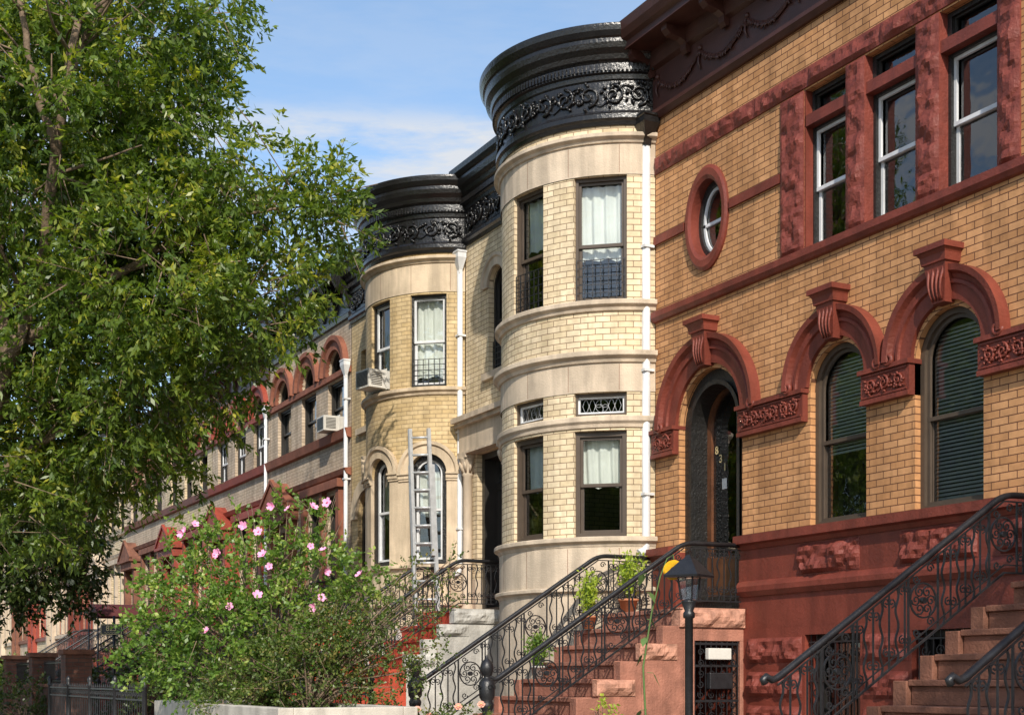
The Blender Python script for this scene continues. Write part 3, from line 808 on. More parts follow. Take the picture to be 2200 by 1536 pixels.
    prof=[(o_*.93,z_+k) for o_,z_ in prof]
    arc=arcpath(Xc,yc,R,-fm,fm,70)
    n1=Vector((arc[0][2],arc[0][3])); n2=Vector((0,-1)); mm=(n1+n2)/(1+n1.dot(n2))
    path=[(X0,0,0,-1),(arc[0][0],arc[0][1],mm.x,mm.y)]+arc[1:]
    b=MB(); sweep(b,path,prof)
    nd=int(2*R*fm/.055)
    for q in range(nd):
        u0=-R*fm+.03+(2*R*fm-.06)*q/nd; u1=u0+.03
        b.grid([[PB(u0,z_,-.09),PB(u1,z_,-.09),PB(u1,z_,-.135),PB(u0,z_,-.135)] for z_ in (9.795+k,9.885+k)],True,False,None,True)
    x=X0+.03
    while x<xl-.2: b.box(x,x+.03,-.135,-.09,9.795+k,9.885+k); x+=.055
    co=b.obj('cornice',BLACKP,t)
    f_=MB()
    scrolls(f_,-R*fm*.95,R*fm*.97,9.30+k,9.67+k,lambda s_,z_,o_:PB(s_,z_,-.033-o_),.024,int(abs(X0)),ref=(.3,-.95,0))
    f_.obj('frieze_ornament',BLACKP,co)
    f_=MB()
    scrolls(f_,X0+.1,xl-.25,9.30+k,9.67+k,lambda s_,z_,o_:(s_,-.033-o_,z_),.024,9)
    f_.obj('frieze_ornament',BLACKP,co)
    c=MB(); pts=[(a[0],a[1],T-.02) for a in arc]; c.face(pts); c.obj('bay_roof',ROOFM,t)
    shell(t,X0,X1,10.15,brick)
    return t
hB=bay_house(-22.25,-16.19,-17.88,1.76,1.3,BR_CR,LIME,'rect','cream brick row house with round bay and black ornamental cornice',[(BROWNF,BROWNF),(BROWNF,BROWNF)])
hc=bay_house(-27.89,-22.27,-23.82,1.6,1.15,BR_TAN,LIME2,'arch','tan brick row house with round bay and arched lower windows',[(WHITE,BLACKR),(WHITE,BLACKR)],top=10.25,door_z=2.7)
downspout(hB,-16.22,3.2,8.85,-.12,WHITE,BLACKP,.06,1.3)
downspout(hc,-22.28,3.3,8.65,-.1,WHITE,WHITE,.05,.85)

# ============================================================ FLAT HOUSES
def flat_house(X0,X1,brick,trim,trim2,corn,label,det=2,top=10.3,ac=False,base=None,dz=0,q=.5,fms=None):
    t=thing('row_house',((X0+X1)/2,0,0),label,'row house','row houses along the street')
    W=X1-X0; cs=[X1-.95*W/5.66,X1-2.75*W/5.66,X1-4.55*W/5.66]
    ops=[]
    for c in cs:
        ops.append(Op(c-q,c+q,6.82,7.97)); ops.append(Op(c-q,c+q,8.14,8.14+q,'arch'))
    dop=Op(X0+.7,X0+1.8,2.5,5.0)
    gw=[X1-1.1*W/5.66,X1-2.35*W/5.66]
    for c in gw: ops.append(Op(c-.42,c+.42,3.5,5.5))
    ops.append(dop)
    b=MB(); wall(b,X0,X1,[(5.75,9.4+dz,0,0),(0,5.75,1,.0)],ops,FLAT,None,.22); b.obj('brick_wall',[brick,base or brick],t)
    for pr in ([(0,6.60),(.10,6.62),(.14,6.80),(0,6.82)],[(0,7.99),(.07,8.0),(.07,8.12),(0,8.13)],[(0,5.80),(.12,5.84),(.16,5.95),(0,5.97)],[(0,3.2),(.1,3.22),(.1,3.36),(0,3.4)]):
        s=MB(); sweep(s,flatpath(X0,X1),pr); s.obj('belt_course',trim,t)
    for c in cs:
        s=MB(); archring(s,c,8.14,[(q,-.02),(q,.07),(q+.16,.07),(q+.20,.13),(q+.30,.13),(q+.30,0)],0,18); s.obj('arch_hood',trim,t)
    s=MB()
    xc=dop.c
    s.box(dop.u0-.26,dop.u0-.02,-.22,0,2.5,5.2); s.box(dop.u1+.02,dop.u1+.26,-.22,0,2.5,5.2)
    s.box(dop.u0-.35,dop.u1+.35,-.32,0,5.2,5.45); s.box(dop.u0-.42,dop.u1+.42,-.42,0,5.45,5.53)
    s.grid([[(dop.u0-.42,y,5.53),(dop.u1+.42,y,5.53),(xc+.05,y,6.15),(xc-.05,y,6.15)] for y in (-.37,0)],True,False,None,True)
    for a in (0,1):
        sg=1 if a else -1
        s.tube([(xc+sg*.98,-.37,5.55),(xc,-.37,6.19)],.06,4)
    s.obj('door_surround',trim2,t)
    s=MB()
    for c in gw: s.box(c-.62,c-.44,-.12,0,3.4,5.6)
    s.box(gw[0]+.44,gw[0]+.62,-.12,0,3.4,5.6); s.box(gw[1]-.7,gw[0]+.7,-.18,0,5.6,5.78)
    s.obj('window_surround',trim2,t)
    wf=fms or (WHITE if det>1 else DARKF)
    for c in cs:
        window(t,MF(c,6.82),2*q,1.15,False,wf,DARKF,.1,.05,.035,cur=[('cloth',.45,1)] if det>1 else None)
        window(t,MF(c,8.14),2*q,q,True,DARKF,DARKF,.1,.05,.03,kind='fixed',name='lunette_window')
    for c in gw: window(t,MF(c,3.5),.84,2.0,False,DARKF,DARKF,.1,.06,.035,cur=[('cloth',.4,1)] if det>1 else None)
    d=MB(MF(dop.c,2.5)); ring(d,1.1,2.5,-.01,.1,.1,.3,False); d.box(-.45,.45,.26,.3,0,2.4); d.box(-.3,.3,.24,.26,.3,1.0); d.box(-.3,.3,.24,.26,1.2,2.1); d.obj('door',WOOD,t)
    if ac: ac_unit(t,MF(cs[0],6.84))
    c=MB(); sweep(c,flatpath(X0,X1),[(o_,z_+dz) for o_,z_ in [(0,9.15),(.06,9.16),(.08,9.24),(.04,9.28),(.04,9.75),(.14,9.8),(.16,9.9),(.46,9.92),(.46,10.05),(.55,10.15),(.56,10.26),(0,10.32)]])
    x=X0+.15
    while x<X1:
        c.grid([[(x-.06,-.03,z+dz),(x+.06,-.03,z+dz),(x+.06,-o,z+dz),(x-.06,-o,z+dz)] for z,o in ((9.35,.08),(9.5,.14),(9.62,.16),(9.75,.34),(9.92,.44))],True,False,None,True)
        x+=.78
    c.obj('cornice',corn,t)
    shell(t,X0,X1,10.1+dz,brick)
    return t
hD=flat_house(-33.55,-27.91,BR_GREY,BRTRIM,BRTRIM,BLACKP,'pale brick row house with brownstone lunette arches and pedimented door',2,ac=True,fms=DARKF)
downspout(hD,-27.98,3.2,7.9,-.1,WHITE,WHITE,.045,.75)
hE=flat_house(-38.9,-33.57,BR_GREY,REDB,REDB,BROWN,'pale brick row house with red pediment and arch trim',2,dz=-.25)
downspout(hE,-33.62,3.2,7.9,-.1,WHITE,WHITE,.04,.6)
cyc=[(BR_CR,RED,REDB,BROWN,'cream brick row house with red painted trim'),(BR_GREY,BRST,BRST,BLACKP,'pale brick row house with brownstone trim'),
     (BR_CR,LIME,LIME,BLACKP,'cream brick row house with limestone trim'),(BR_RED,REDB,RED,BROWN,'red brick row house with orange red trim'),(BR_RED,LIME,LIME,BLACKP,'red brick row house with limestone trim')]
x=-38.92;i=0
while x>-95:
    c=cyc[i%5]; flat_house(x-5.6,x,*c[:4],c[4],1,dz=(0,-.35,.2,-.1,-.4)[i%5],q=(.42,.5,.4,.48,.44)[i%5]); x-=5.62;i+=1

# ============================================================ STOOPS
st=stoop('stoop',-16.24,-14.08,2.35,'brownstone stoop with scrolled black iron railings and rough stone sides',PINKST,PINKST,ROUGHP,True,True)
stoop('stoop',-9.16,-7.0,2.35,'brown stone stoop with scrolled black iron railings',BRST,BRST,BRST,False,False,newels=False)
stoop('stoop',-22.46,-20.55,2.62,'white stone stoop with orange red steps and iron railings',WHITEST,WHITEST,WHITEST,True,False,m_low=REDOR)
stoop('stoop',-27.75,-25.9,2.7,'orange red painted stoop with black iron railings',REDOR,REDOR,REDOR,False,False)
stoop('stoop',-33.2,-31.4,2.5,'brownstone stoop with black iron railings',BRST,BRST,BRST,False,False)
stoop('stoop',-38.5,-36.7,2.5,'red painted stoop with black iron railings',RED,RED,RED,False,False)
for k in range(3):
    stoop('stoop',-44.2-5.62*k,-42.4-5.62*k,2.5,'painted stone stoop with black iron railings',REDB if k%2==0 else BRST,RED,RED,False,False)

# ============================================================ LEAVES
def leaf_object(name,C,D,L,W,m,parent=None,seed=0,kind=None,tint=None,fold=.0):
    rs=np.random.RandomState(seed); n=len(C)
    D=D/np.linalg.norm(D,axis=1)[:,None]
    N=rs.normal(size=(n,3)); N[:,2]=np.abs(N[:,2])+.3
    S=np.cross(D,N); S/=np.linalg.norm(S,axis=1)[:,None]+1e-9
    up=np.cross(S,D)
    l=L*rs.uniform(.7,1.25,n)[:,None]; w=W*rs.uniform(.75,1.25,n)[:,None]
    V=np.empty((n,4,3))
    V[:,0]=C; V[:,1]=C+D*l*.45+S*w*.5+up*w*fold; V[:,2]=C+D*l; V[:,3]=C+D*l*.45-S*w*.5+up*w*fold
    V=V.reshape(-1,3)
    o0=Vector((V[:,0].mean(),V[:,1].mean(),V[:,2].min()))
    if parent is not None: o0=ORIG[parent].copy()
    V=V-np.array(o0)
    me=bpy.data.meshes.new(name)
    me.vertices.add(n*4); me.vertices.foreach_set('co',V.ravel())
    me.loops.add(n*4); me.loops.foreach_set('vertex_index',np.arange(n*4))
    me.polygons.add(n); me.polygons.foreach_set('loop_start',np.arange(n)*4); me.polygons.foreach_set('loop_total',np.full(n,4))
    me.update(calc_edges=True)
    a=me.attributes.new('tint','FLOAT','FACE')
    tv=rs.beta(2,2.6,n) if tint is None else np.clip(tint+rs.normal(0,.14,n),0,1)
    a.data.foreach_set('value',tv)
    me.materials.append(m)
    o=bpy.data.objects.new(name,me); col.objects.link(o); ORIG[o]=o0
    if parent is not None: o.parent=parent; o.location=(0,0,0)
    else: o.location=o0
    return o
def crown(lobes,density,per,twigl,seed,droop=.35,flat=1.0,freq=1.1,thr=-.17,lo=.35):
    rs=np.random.RandomState(seed); C=[];D=[];T=[];TW=[]
    for (x,y,z,r) in lobes:
        n=max(4,int(4*pi*r*r*density))
        d=rs.normal(size=(n,3)); d/=np.linalg.norm(d,axis=1)[:,None]
        rr=r*rs.uniform(lo,1.0,n)**.5*(1+.16*rs.normal(size=n)*.6)
        p=np.array([x,y,z])+d*rr[:,None]*np.array([1,1,flat])
        nv=np.array([noise.noise(Vector((q[0]*freq,q[1]*freq,q[2]*freq*1.35+seed))) for q in p])
        keep=nv>thr
        p=p[keep];d=d[keep];n=len(p)
        if n<2: continue
        td=d+rs.normal(size=(n,3))*.55; td[:,2]-=droop*.5; td/=np.linalg.norm(td,axis=1)[:,None]
        tl=twigl*rs.uniform(.6,1.3,n)
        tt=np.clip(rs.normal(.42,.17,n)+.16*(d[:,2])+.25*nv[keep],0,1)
        for k in range(per):
            s=(k+.5)/per
            c=p+td*(tl*s)[:,None]+rs.normal(size=(n,3))*.03*twigl/.5
            ld=td*.7+rs.normal(size=(n,3))*.75; ld[:,2]-=droop
            C.append(c);D.append(ld);T.append(tt)
        TW.append((p,td,tl))
    return np.concatenate(C),np.concatenate(D),np.concatenate(T),TW
AX=Vector((-.8885,.4587,0)); RT=Vector((.4587,.8885,0))
def tree(name,base,lobes_l,label,limbs,m,density=14,per=22,tw=.45,L=.13,W=.045,seed=3,group='street trees',thr=-.17,freq=1.1):
    t=thing(name,base,label,'tree',group)
    B=Vector(base); rr=random.Random(seed)
    lobes=[]
    for (a,d,h,r) in lobes_l:
        p=B+RT*a+AX*d; lobes.append((p.x,p.y,h,r))
    C,D,T,TW=crown(lobes,density,per,tw,seed,thr=thr,freq=freq)
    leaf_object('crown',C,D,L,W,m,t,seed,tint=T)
    b=MB()
    def limb(p0,p1,r0,r1,bend=.25,n=9):
        p0=Vector(p0);p1=Vector(p1); o=Vector((rr.uniform(-1,1),rr.uniform(-1,1),rr.uniform(-.2,.8)))*bend
        pts=[];rad_=[]
        for k in range(n+1):
            s=k/n
            pts.append(p0.lerp(p1,s)+o*math.sin(pi*s)+Vector((rr.uniform(-1,1),rr.uniform(-1,1),0))*.04*(p1-p0).length*.3)
            rad_.append(r0+(r1-r0)*s)
        b.tube(pts,rad_,8,(.9,.1,.2)); return pts
    for (a0,d0,h0,a1,d1,h1,r0,r1) in limbs:
        p0=B+RT*a0+AX*d0; p1=B+RT*a1+AX*d1; p0.z=h0;p1.z=h1
        pts=limb(p0,p1,r0,r1)
        if h0>2:
            for k in (4,6,8,9):
                for q in range(3):
                    v=Vector((rr.uniform(-1,1),rr.uniform(-1,1),rr.uniform(-.2,1)))
                    limb(pts[k],pts[k]+v*1.3,r1*.6,.008,.12,5)
    for (p,td,tl) in TW:
        for k in range(0,len(p),5):
            q0=Vector(p[k])-Vector(td[k])*.35; q1=Vector(p[k])+Vector(td[k])*float(tl[k])
            b.tube([q0,q1],[.010,.003],3,(.3,.8,.1),cap=False)
    b.obj('trunk',BARK,t)
    return t
big=[(2.4,0,11.3,1.7),(3.5,.3,12.1,1.0),(1.3,-.6,10,2.1),(3.0,.5,9.7,1.45),(4.5,-.2,9.2,.75),(5.6,.1,9.2,.55),(4.9,.6,8.3,1.1),(5.9,-.3,8.6,.5),(4.6,-.4,7.3,.95),(3.1,-.8,7.4,1.45),(1.3,.2,7.0,1.6),
     (3.8,.4,6.2,.8),(2.7,-.3,5.9,1.1),(1.6,.7,5.3,1.15),(3.0,.6,5.0,.55),(.7,0,4.2,.85),(1.3,.8,4.5,.8),(-1.5,0,10,2.1),(-1.2,.5,7,1.8),(0,.3,12.5,2.0),(-2.8,0,8.5,1.8),(1.8,1.6,9,1.8),(3.3,1.6,8.5,1.3),(2.2,1.8,6.8,1.5),(.6,1.8,11.5,1.7),(.2,1.7,5.6,1.3),(.2,2.0,8.6,1.8)]
limbs=[(0,0,.1,0,0,4.2,.26,.2),(0,0,4.2,1.2,0,7.6,.19,.11),(1.2,0,7.6,2.35,-1.7,11.0,.11,.05),(2.0,-1.4,9.9,2.9,-1.6,11.6,.06,.03),(0,0,4.0,-1.6,.3,8.5,.17,.06),(1.0,0,6.8,3.2,.2,8.4,.11,.05),(3.2,.2,8.4,5.3,0,8.9,.05,.015),
       (.3,.3,4.6,2.6,.4,6.0,.08,.03),(2.6,.4,6.0,4.4,-.2,7.1,.035,.015),(1.9,-1.3,9.2,1.3,-1.5,12,.07,.03),(.6,0,5.6,0,.3,11.5,.12,.05)]
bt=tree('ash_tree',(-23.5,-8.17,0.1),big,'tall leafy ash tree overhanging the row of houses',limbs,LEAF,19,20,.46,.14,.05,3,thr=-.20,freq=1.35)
d2=[(0,0,5.6,1.7),(1.4,.2,5.0,1.3),(2.3,0,4.2,.9),(-1.2,0,5.4,1.5),(1.0,.5,3.8,1.0),(.6,-.3,6.8,1.4),(2.8,.3,3.6,.6),(-2.3,0,6,1.5),(1.9,0,6.3,1.2),(0.2,0,3.6,.8),(-.8,0,3.9,.9),(3.3,0,4.4,.55),(3.0,0,5.6,.9)]
l2=[(-1.4,0,.1,-1.2,0,3.4,.2,.14),(-1.2,0,3.4,.2,0,6.0,.12,.04),(-1.2,0,3.4,-2.0,0,6.2,.12,.04),(-.9,0,3.8,1.6,.2,4.8,.08,.03)]
tree('maple_tree',(-37.8,-6.9,.1),d2,'dark leafed tree with low drooping branches beside the pavement',l2,LEAF_D,13,17,.5,.17,.075,5,thr=-.3)
# yard tree whose dappled shade falls on the base and stoop at this end of the row
d3=[(0,0,9.6,1.5),(1.2,0,10.2,1.3),(-1.2,.3,10.0,1.3),(.3,.8,11.2,1.3),(0,-.9,8.6,1.1),(1.5,-.3,8.9,.9),(-1.3,-.5,8.8,.9),(.4,0,12.2,.9)]
l3=[(0,0,.3,0,0,6.5,.2,.14),(0,0,6.5,1.0,0,10.2,.11,.03),(0,0,6.5,-1.0,.2,10,.11,.03),(0,0,6.5,.2,.6,11.5,.1,.03)]
tree('honey_locust_tree',(3.1,-5.2,.4),d3,'slim leafy tree in a front yard casting dappled shade',l3,LEAF,9,14,.5,.15,.06,8,thr=-.05,freq=1.0)
def copy_thing(t,loc,rot=0,label=None):
    n=t.copy(); col.objects.link(n); n.location=loc; n.rotation_euler=(0,0,rot)
    for ch in list(t.children):
        c=ch.copy(); col.objects.link(c); c.parent=n
    if label: n['label']=label
    return n
for (p,r) in (((-31,-20,.1),2.0),((-44,-21,.1),.6),((4,-25,.1),1.2)):
    copy_thing(bt,p,r,'tall leafy ash tree across the road')

# ============================================================ PLANTER + SHRUBS
pl=thing('planter',(-15.95,-5.55,.4),'long cream stucco planter box holding shrubs','planter')
b=MB(); x0,x1,y0,y1=-18.6,-13.3,-6.3,-4.8
b.box(x0,x1,y0,y0+.16,.1,1.2); b.box(x0,x1,y1-.16,y1,.1,1.2); b.box(x0,x0+.16,y0+.16,y1-.16,.1,1.2); b.box(x1-.16,x1,y0+.16,y1-.16,.1,1.2)
b.obj('planter_wall',STUC,pl,.012)
b=MB(); b.box(x0+.16,x1-.16,y0+.16,y1-.16,.4,1.1); b.obj('planting_soil',SOIL,pl)

def rosette(mb,c,n_dir,r,petals=5,seed=0,cup=.35):
    n=Vector(n_dir).normalized(); a=n.cross(Vector((0,0,1)));
    if a.length<.01: a=Vector((1,0,0))
    a.normalize(); b_=n.cross(a); c=Vector(c)
    for k in range(petals):
        t0=2*pi*k/petals+seed; 
        e=a*math.cos(t0)+b_*math.sin(t0); s=n.cross(e)
        w=r*.62
        i=[mb.pt(c),mb.pt(c+e*r*.5+s*w*.7+n*r*cup*.5),mb.pt(c+e*r*1.0+s*w*.5+n*r*cup),mb.pt(c+e*r*1.05+n*r*cup*.8),mb.pt(c+e*r*1.0-s*w*.5+n*r*cup),mb.pt(c+e*r*.5-s*w*.7+n*r*cup*.5)]
        mb.fi(i,None,0,True)
    q=[mb.pt(c+n*r*.05+ (a*math.cos(t)+b_*math.sin(t))*r*.25+n*.004) for t in np.linspace(0,2*pi,7)[:-1]]
    mb.fi(q,None,1)
    mb.tube([c,c+n*r*.55],[r*.06,r*.09],5,(a.x,a.y,a.z),mi=2)
def shrub(name,base,lobes_l,label,m,density,per,tw,L,W,seed,stems,cat='shrub',stem_m=BARK,freq=3.2,thr=-.2,lo=.2):
    t=thing(name,base,label,cat); B=Vector(base)
    lobes=[]
    for (a,d,h,r) in lobes_l:
        p=B+RT*a+AX*d; lobes.append((p.x,p.y,h,r))
    C,D,T,TW=crown(lobes,density,per,tw,seed,droop=.05,freq=freq,thr=thr,lo=lo)
    leaf_object('foliage',C,D,L,W,m,t,seed,tint=T)
    b=MB(); rr=random.Random(seed)
    for (x,y,z,r) in lobes:
        for q in range(stems):
            e=Vector((x,y,z))+Vector((rr.uniform(-1,1),rr.uniform(-1,1),rr.uniform(-.3,1)))*r*.8
            s0=B+Vector((rr.uniform(-.08,.08),rr.uniform(-.08,.08),0)); md=s0.lerp(e,.5)+Vector((0,0,.15))
            b.tube([s0,s0.lerp(md,.5)+Vector((0,0,.05)),md,md.lerp(e,.55),e],[.018,.014,.010,.006,.003],5,(.8,.3,.1))
    for (p,td,tl) in TW:
        for k in range(0,len(p),6):
            b.tube([Vector(p[k])-Vector(td[k])*.1,Vector(p[k])+Vector(td[k])*float(tl[k])],[.005,.002],3,(.3,.8,.1),cap=False)
    b.obj('stem',stem_m,t)
    return t
hib=[(-1.05,0,2.45,.42),(-.75,.2,2.9,.38),(-.2,0,2.75,.46),(.25,.2,3.0,.38),(.6,0,2.65,.42),(.95,.2,2.35,.38),(-1.3,0,1.95,.42),(-.6,-.2,2.1,.5),(0,-.2,2.1,.55),(.6,-.2,1.9,.5),(-.9,0,1.55,.45),(-.2,-.3,1.5,.45),(.1,.3,1.45,.5),(.55,.2,3.35,.16),(.05,.1,3.4,.15),(-.5,0,3.3,.17),(-1.45,.1,2.5,.22),(-1.6,0,1.7,.25),(.35,0,3.5,.12),(.78,.1,3.35,.13),(-.95,.1,3.25,.14),(-1.3,.1,2.95,.14),(1.2,.1,2.8,.13),(.15,.1,3.6,.09),(.72,.1,3.65,.09),(-1.5,0,2.0,.25),(-.3,.1,3.5,.09)]
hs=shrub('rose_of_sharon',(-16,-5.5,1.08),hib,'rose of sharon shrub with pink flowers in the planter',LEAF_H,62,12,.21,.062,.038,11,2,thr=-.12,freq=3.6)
fl=[(410,1135),(432,1122),(487,1188),(541,1128),(573,1140),(583,1190),(571,1278),(509,1300),(457,1355),(597,1215),(708,1282),(790,1232),(695,1303),(717,1225),(690,1085),(720,1075),(636,1090),(685,1170),(603,1085),(712,1180),(404,1142),(480,1183)]
rr=random.Random(4)
for (x,y) in fl:
    a=(x-585)/182; h=1.5+(1455-y)/182
    d=-.60+.12*abs(a)
    p=Vector((-16,-5.5,0))+RT*a*.96+AX*d; p.z=1.5+(h-1.5)*.96
    mb=MB(); rosette(mb,p,(-AX.x+rr.uniform(-.8,.8),-AX.y+rr.uniform(-.8,.8),rr.uniform(-.1,1.1)),rr.uniform(.038,.06),5,rr.uniform(0,2),rr.uniform(.3,1.3))
    mb.obj('flower',[PINKF,PINKC,PAPER],hs)
bar=[(0,0,1.5,.5),(.45,.1,1.8,.35),(-.5,0,1.3,.5),(.55,0,1.35,.4),(.75,.1,2.15,.22),(.2,0,2.0,.3),(.95,.1,1.8,.18),(-.9,0,1.2,.35),(.9,0,1.4,.25),(1.0,0,2.45,.14),(.6,0,2.4,.14),(-.2,0,1.8,.4),(1.2,0,2.75,.10),(1.5,0,2.5,.10),(1.35,0,2.2,.13),(1.45,0,1.85,.12),(1.2,0,1.6,.15),(1.6,0,2.8,.07),(.3,0,2.35,.14)]
shrub('barberry_shrub',(-15.25,-5.3,1.08),bar,'green shrub with thin arching stems beside the stoop',LEAF_B,85,13,.24,.045,.026,13,2)
hedge=[(0,0,1.3,.6),(.7,0,1.4,.6),(-.7,0,1.6,.7),(-1.4,0,1.9,.8),(-.4,0,2.2,.5),(-1.2,.3,2.7,.5)]
shrub('garden_bush',(-37.5,-6.3,.4),hedge,'bright green garden bush beside the fence',LEAF_H,30,10,.25,.09,.05,17,3)
shrub('garden_bush',(-24.5,-4.3,.4),[(0,0,1.1,.5),(.6,0,1.3,.5),(-.7,0,1.0,.5),(1.2,0,1.0,.45),(0,.5,1.5,.4)],'low green garden bush behind the iron fence',LEAF_D,30,10,.25,.08,.045,19,3)
shrub('garden_bush',(-29.5,-4.0,.4),[(0,0,1.3,.6),(.6,0,1.8,.5),(-.7,0,1.4,.6),(1.2,0,1.4,.5),(0,.5,2.1,.5)],'dark garden bush in the shaded front yard',LEAF_D,30,10,.25,.09,.05,39,3)
shrub('garden_bush',(-31.5,-6.1,.4),[(0,0,1.0,.45),(.5,0,1.2,.4),(-.6,0,1.1,.45),(-1.2,0,1.0,.4)],'low dark bush in front of the brick garden wall',LEAF_D,34,10,.25,.08,.045,41,3)
rb=shrub('rose_bush',(-13.9,-4.1,.4),[(0,0,.95,.26),(-.3,0,.9,.25),(.25,0,.9,.2)],'small rose bush with peach roses',LEAF_B,80,9,.16,.045,.028,23,3)
for k in range(4):
    p=Vector((-13.9,-4.1,0))+RT*rr.uniform(-.45,.3)+AX*rr.uniform(-.25,0); p.z=rr.uniform(1.05,1.22)
    mb=MB()
    for q in range(3): rosette(mb,p+Vector((0,0,.006*q)),(-AX.x,-AX.y,.7),.042-.011*q,6,q*.5,.4+.4*q)
    mb.obj('flower',[ROSE,ROSE,YELF],rb)
shrub('variegated_plant',(-12.75,-2.9,.4),[(0,0,1.0,.2),(.2,0,.95,.18),(-.2,0,.9,.18)],'small pale variegated garden plant',LEAF_Y,80,9,.16,.05,.03,29,3,'plant')

def pot_plant(loc,r,h,ph,label,m,seed,potm=TERRA):
    t=thing('potted_plant',loc,label,'potted plant'); x,y,z=loc
    b=MB(); b.lathe([(r*.7,z),(r*.95,z+h*.85),(r*1.08,z+h*.86),(r*1.08,z+h),(r*.9,z+h),(r*.88,z+h*.9)],x,y,16); b.obj('pot',potm,t)
    rs=np.random.RandomState(seed); C=[];D=[]
    s=MB()
    for k in range(18):
        a=rs.uniform(0,2*pi); sp=rs.uniform(.05,.5)*ph; tip=Vector((x+sp*math.cos(a)*.8,y+sp*math.sin(a)*.8,z+h+ph*rs.uniform(.6,1)))
        b0=Vector((x,y,z+h*.8)); s.tube([b0,b0.lerp(tip,.5)+Vector((0,0,.05)),tip],[.006,.005,.002],4,(.9,.2,.1))
        for q in range(34):
            u=rs.uniform(.25,1); C.append(list(b0.lerp(tip,u)+Vector(rs.normal(size=3)*.03))); dd=rs.normal(size=3); dd[2]+=.3; D.append(dd)
    s.obj('stem',STEM,t)
    leaf_object('foliage',np.array(C),np.array(D),.07,.03,m,t,seed)
pot_plant((-15.88,-.62,2.35),.13,.2,.66,'terracotta pot with tall lime green plant on the stoop landing',LEAF_Y,5)
pot_plant((-15.86,-1.25,2.14),.11,.17,.6,'terracotta pot with lime green plant on the stoop step',LEAF_Y,8)
pot_plant((-15.86,-2.0,1.49),.1,.16,.4,'white pot with green plant on a stoop step',LEAF_H,6,WHITEST)

# ============================================================ YARD LAMP + SUNFLOWER
lp=thing('yard_lamp',(-10.8,-3.14,.4),'black pyramid topped lamp post in the front yard','lamp post')
x,y=-10.8,-3.14
b=MB(); b.lathe([(.1,.4),(.1,.5),(.05,.55),(.038,.6),(.038,2.05),(.055,2.06),(.055,2.1),(.04,2.12),(.07,2.2),(.07,2.22),(0,2.23)],x,y,14); b.obj('lamp_pole',IRON,lp)
rot=Matrix.Translation((x,y,0))@Matrix.Rotation(rad(28),4,'Z')
b=MB(rot)
b.grid([[(-a,-a,z),(a,-a,z),(a,a,z),(-a,a,z)] for a,z in ((.17,2.43),(.175,2.45),(.05,2.60),(.035,2.61),(.02,2.64))],True,False,None,True)
for sx in (-1,1):
    for sy in (-1,1): b.tube([(sx*.055,sy*.055,2.22),(sx*.075,sy*.075,2.43)],.009,4,(1,0,0))
b.obj('lamp_hood',IRON,lp)
b=MB(rot); b.grid([[(-a,-a,z),(a,-a,z),(a,a,z),(-a,a,z)] for a,z in ((.05,2.225),(.07,2.425))],True,False,None,True); b.obj('lamp_glass',GLASS,lp)
sx0,sy0=-11.10,-3.38
sf=thing('sunflower',(sx0,sy0,.4),'tall sunflower with one drooping yellow bloom beside the lamp','flower')
x,y=sx0,sy0
b=MB(); pts=[(x,y,.4),(x+.02,y-.05,1.0),(x-.02,y-.06,1.6),(x+.03,y-.0,2.1),(x+.06,y+.08,2.45),(x+.10,y+.13,2.62),(x+.15,y+.16,2.65),(x+.19,y+.15,2.58)]
b.tube(pts,[.012,.011,.010,.008,.007,.006,.006,.006],6,(.9,.2,.1)); b.obj('stem',STEM,sf)
mb=MB(); c=Vector((x+.21,y+.13,2.50))
n=Vector((.86,-.35,-.30)).normalized()
for k in range(3): rosette(mb,c-n*.01*k,n,.080+.006*k,13,k*.17,.22-.08*k)
bl=mb.obj('bloom',[YELF,SUNC,SUNC],sf)
mb=MB(); a=n.cross(Vector((0,0,1))).normalized(); b_=n.cross(a)
mb.grid([[c+(a*math.cos(t)+b_*math.sin(t))*r_+n*o_ for t in np.linspace(0,2*pi,15)[:-1]] for r_,o_ in ((.040,.0),(.036,.02),(.02,.03),(.002,.031))],True)
mb.obj('seed_head',SUNC,bl)
for k,(z,a_,s_) in enumerate([(2.3,.4,.09),(2.48,3.4,.10),(2.05,1.2,.08),(1.72,3.9,.10),(1.55,.9,.12),(1.2,3.8,.13),(1.02,.3,.12),(1.88,5.2,.08)]):
    mb=MB()
    p=Vector((x,y-.03,z)); e=Vector((math.cos(a_),math.sin(a_),-.1)).normalized(); q=p+e*s_*.5
    dn=(e*.5+Vector((0,0,-1))).normalized(); sd=e.cross(Vector((0,0,1))).normalized()
    mb.tube([p,q],.004,4,(.1,.2,.9))
    L=s_
    mb.face([q,q+dn*L*.2+sd*L*.5,q+dn*L*.6+sd*L*.42,q+dn*L*1.25,q+dn*L*.6-sd*L*.42,q+dn*L*.2-sd*L*.5])
    mb.obj('leaf',STEM,sf)

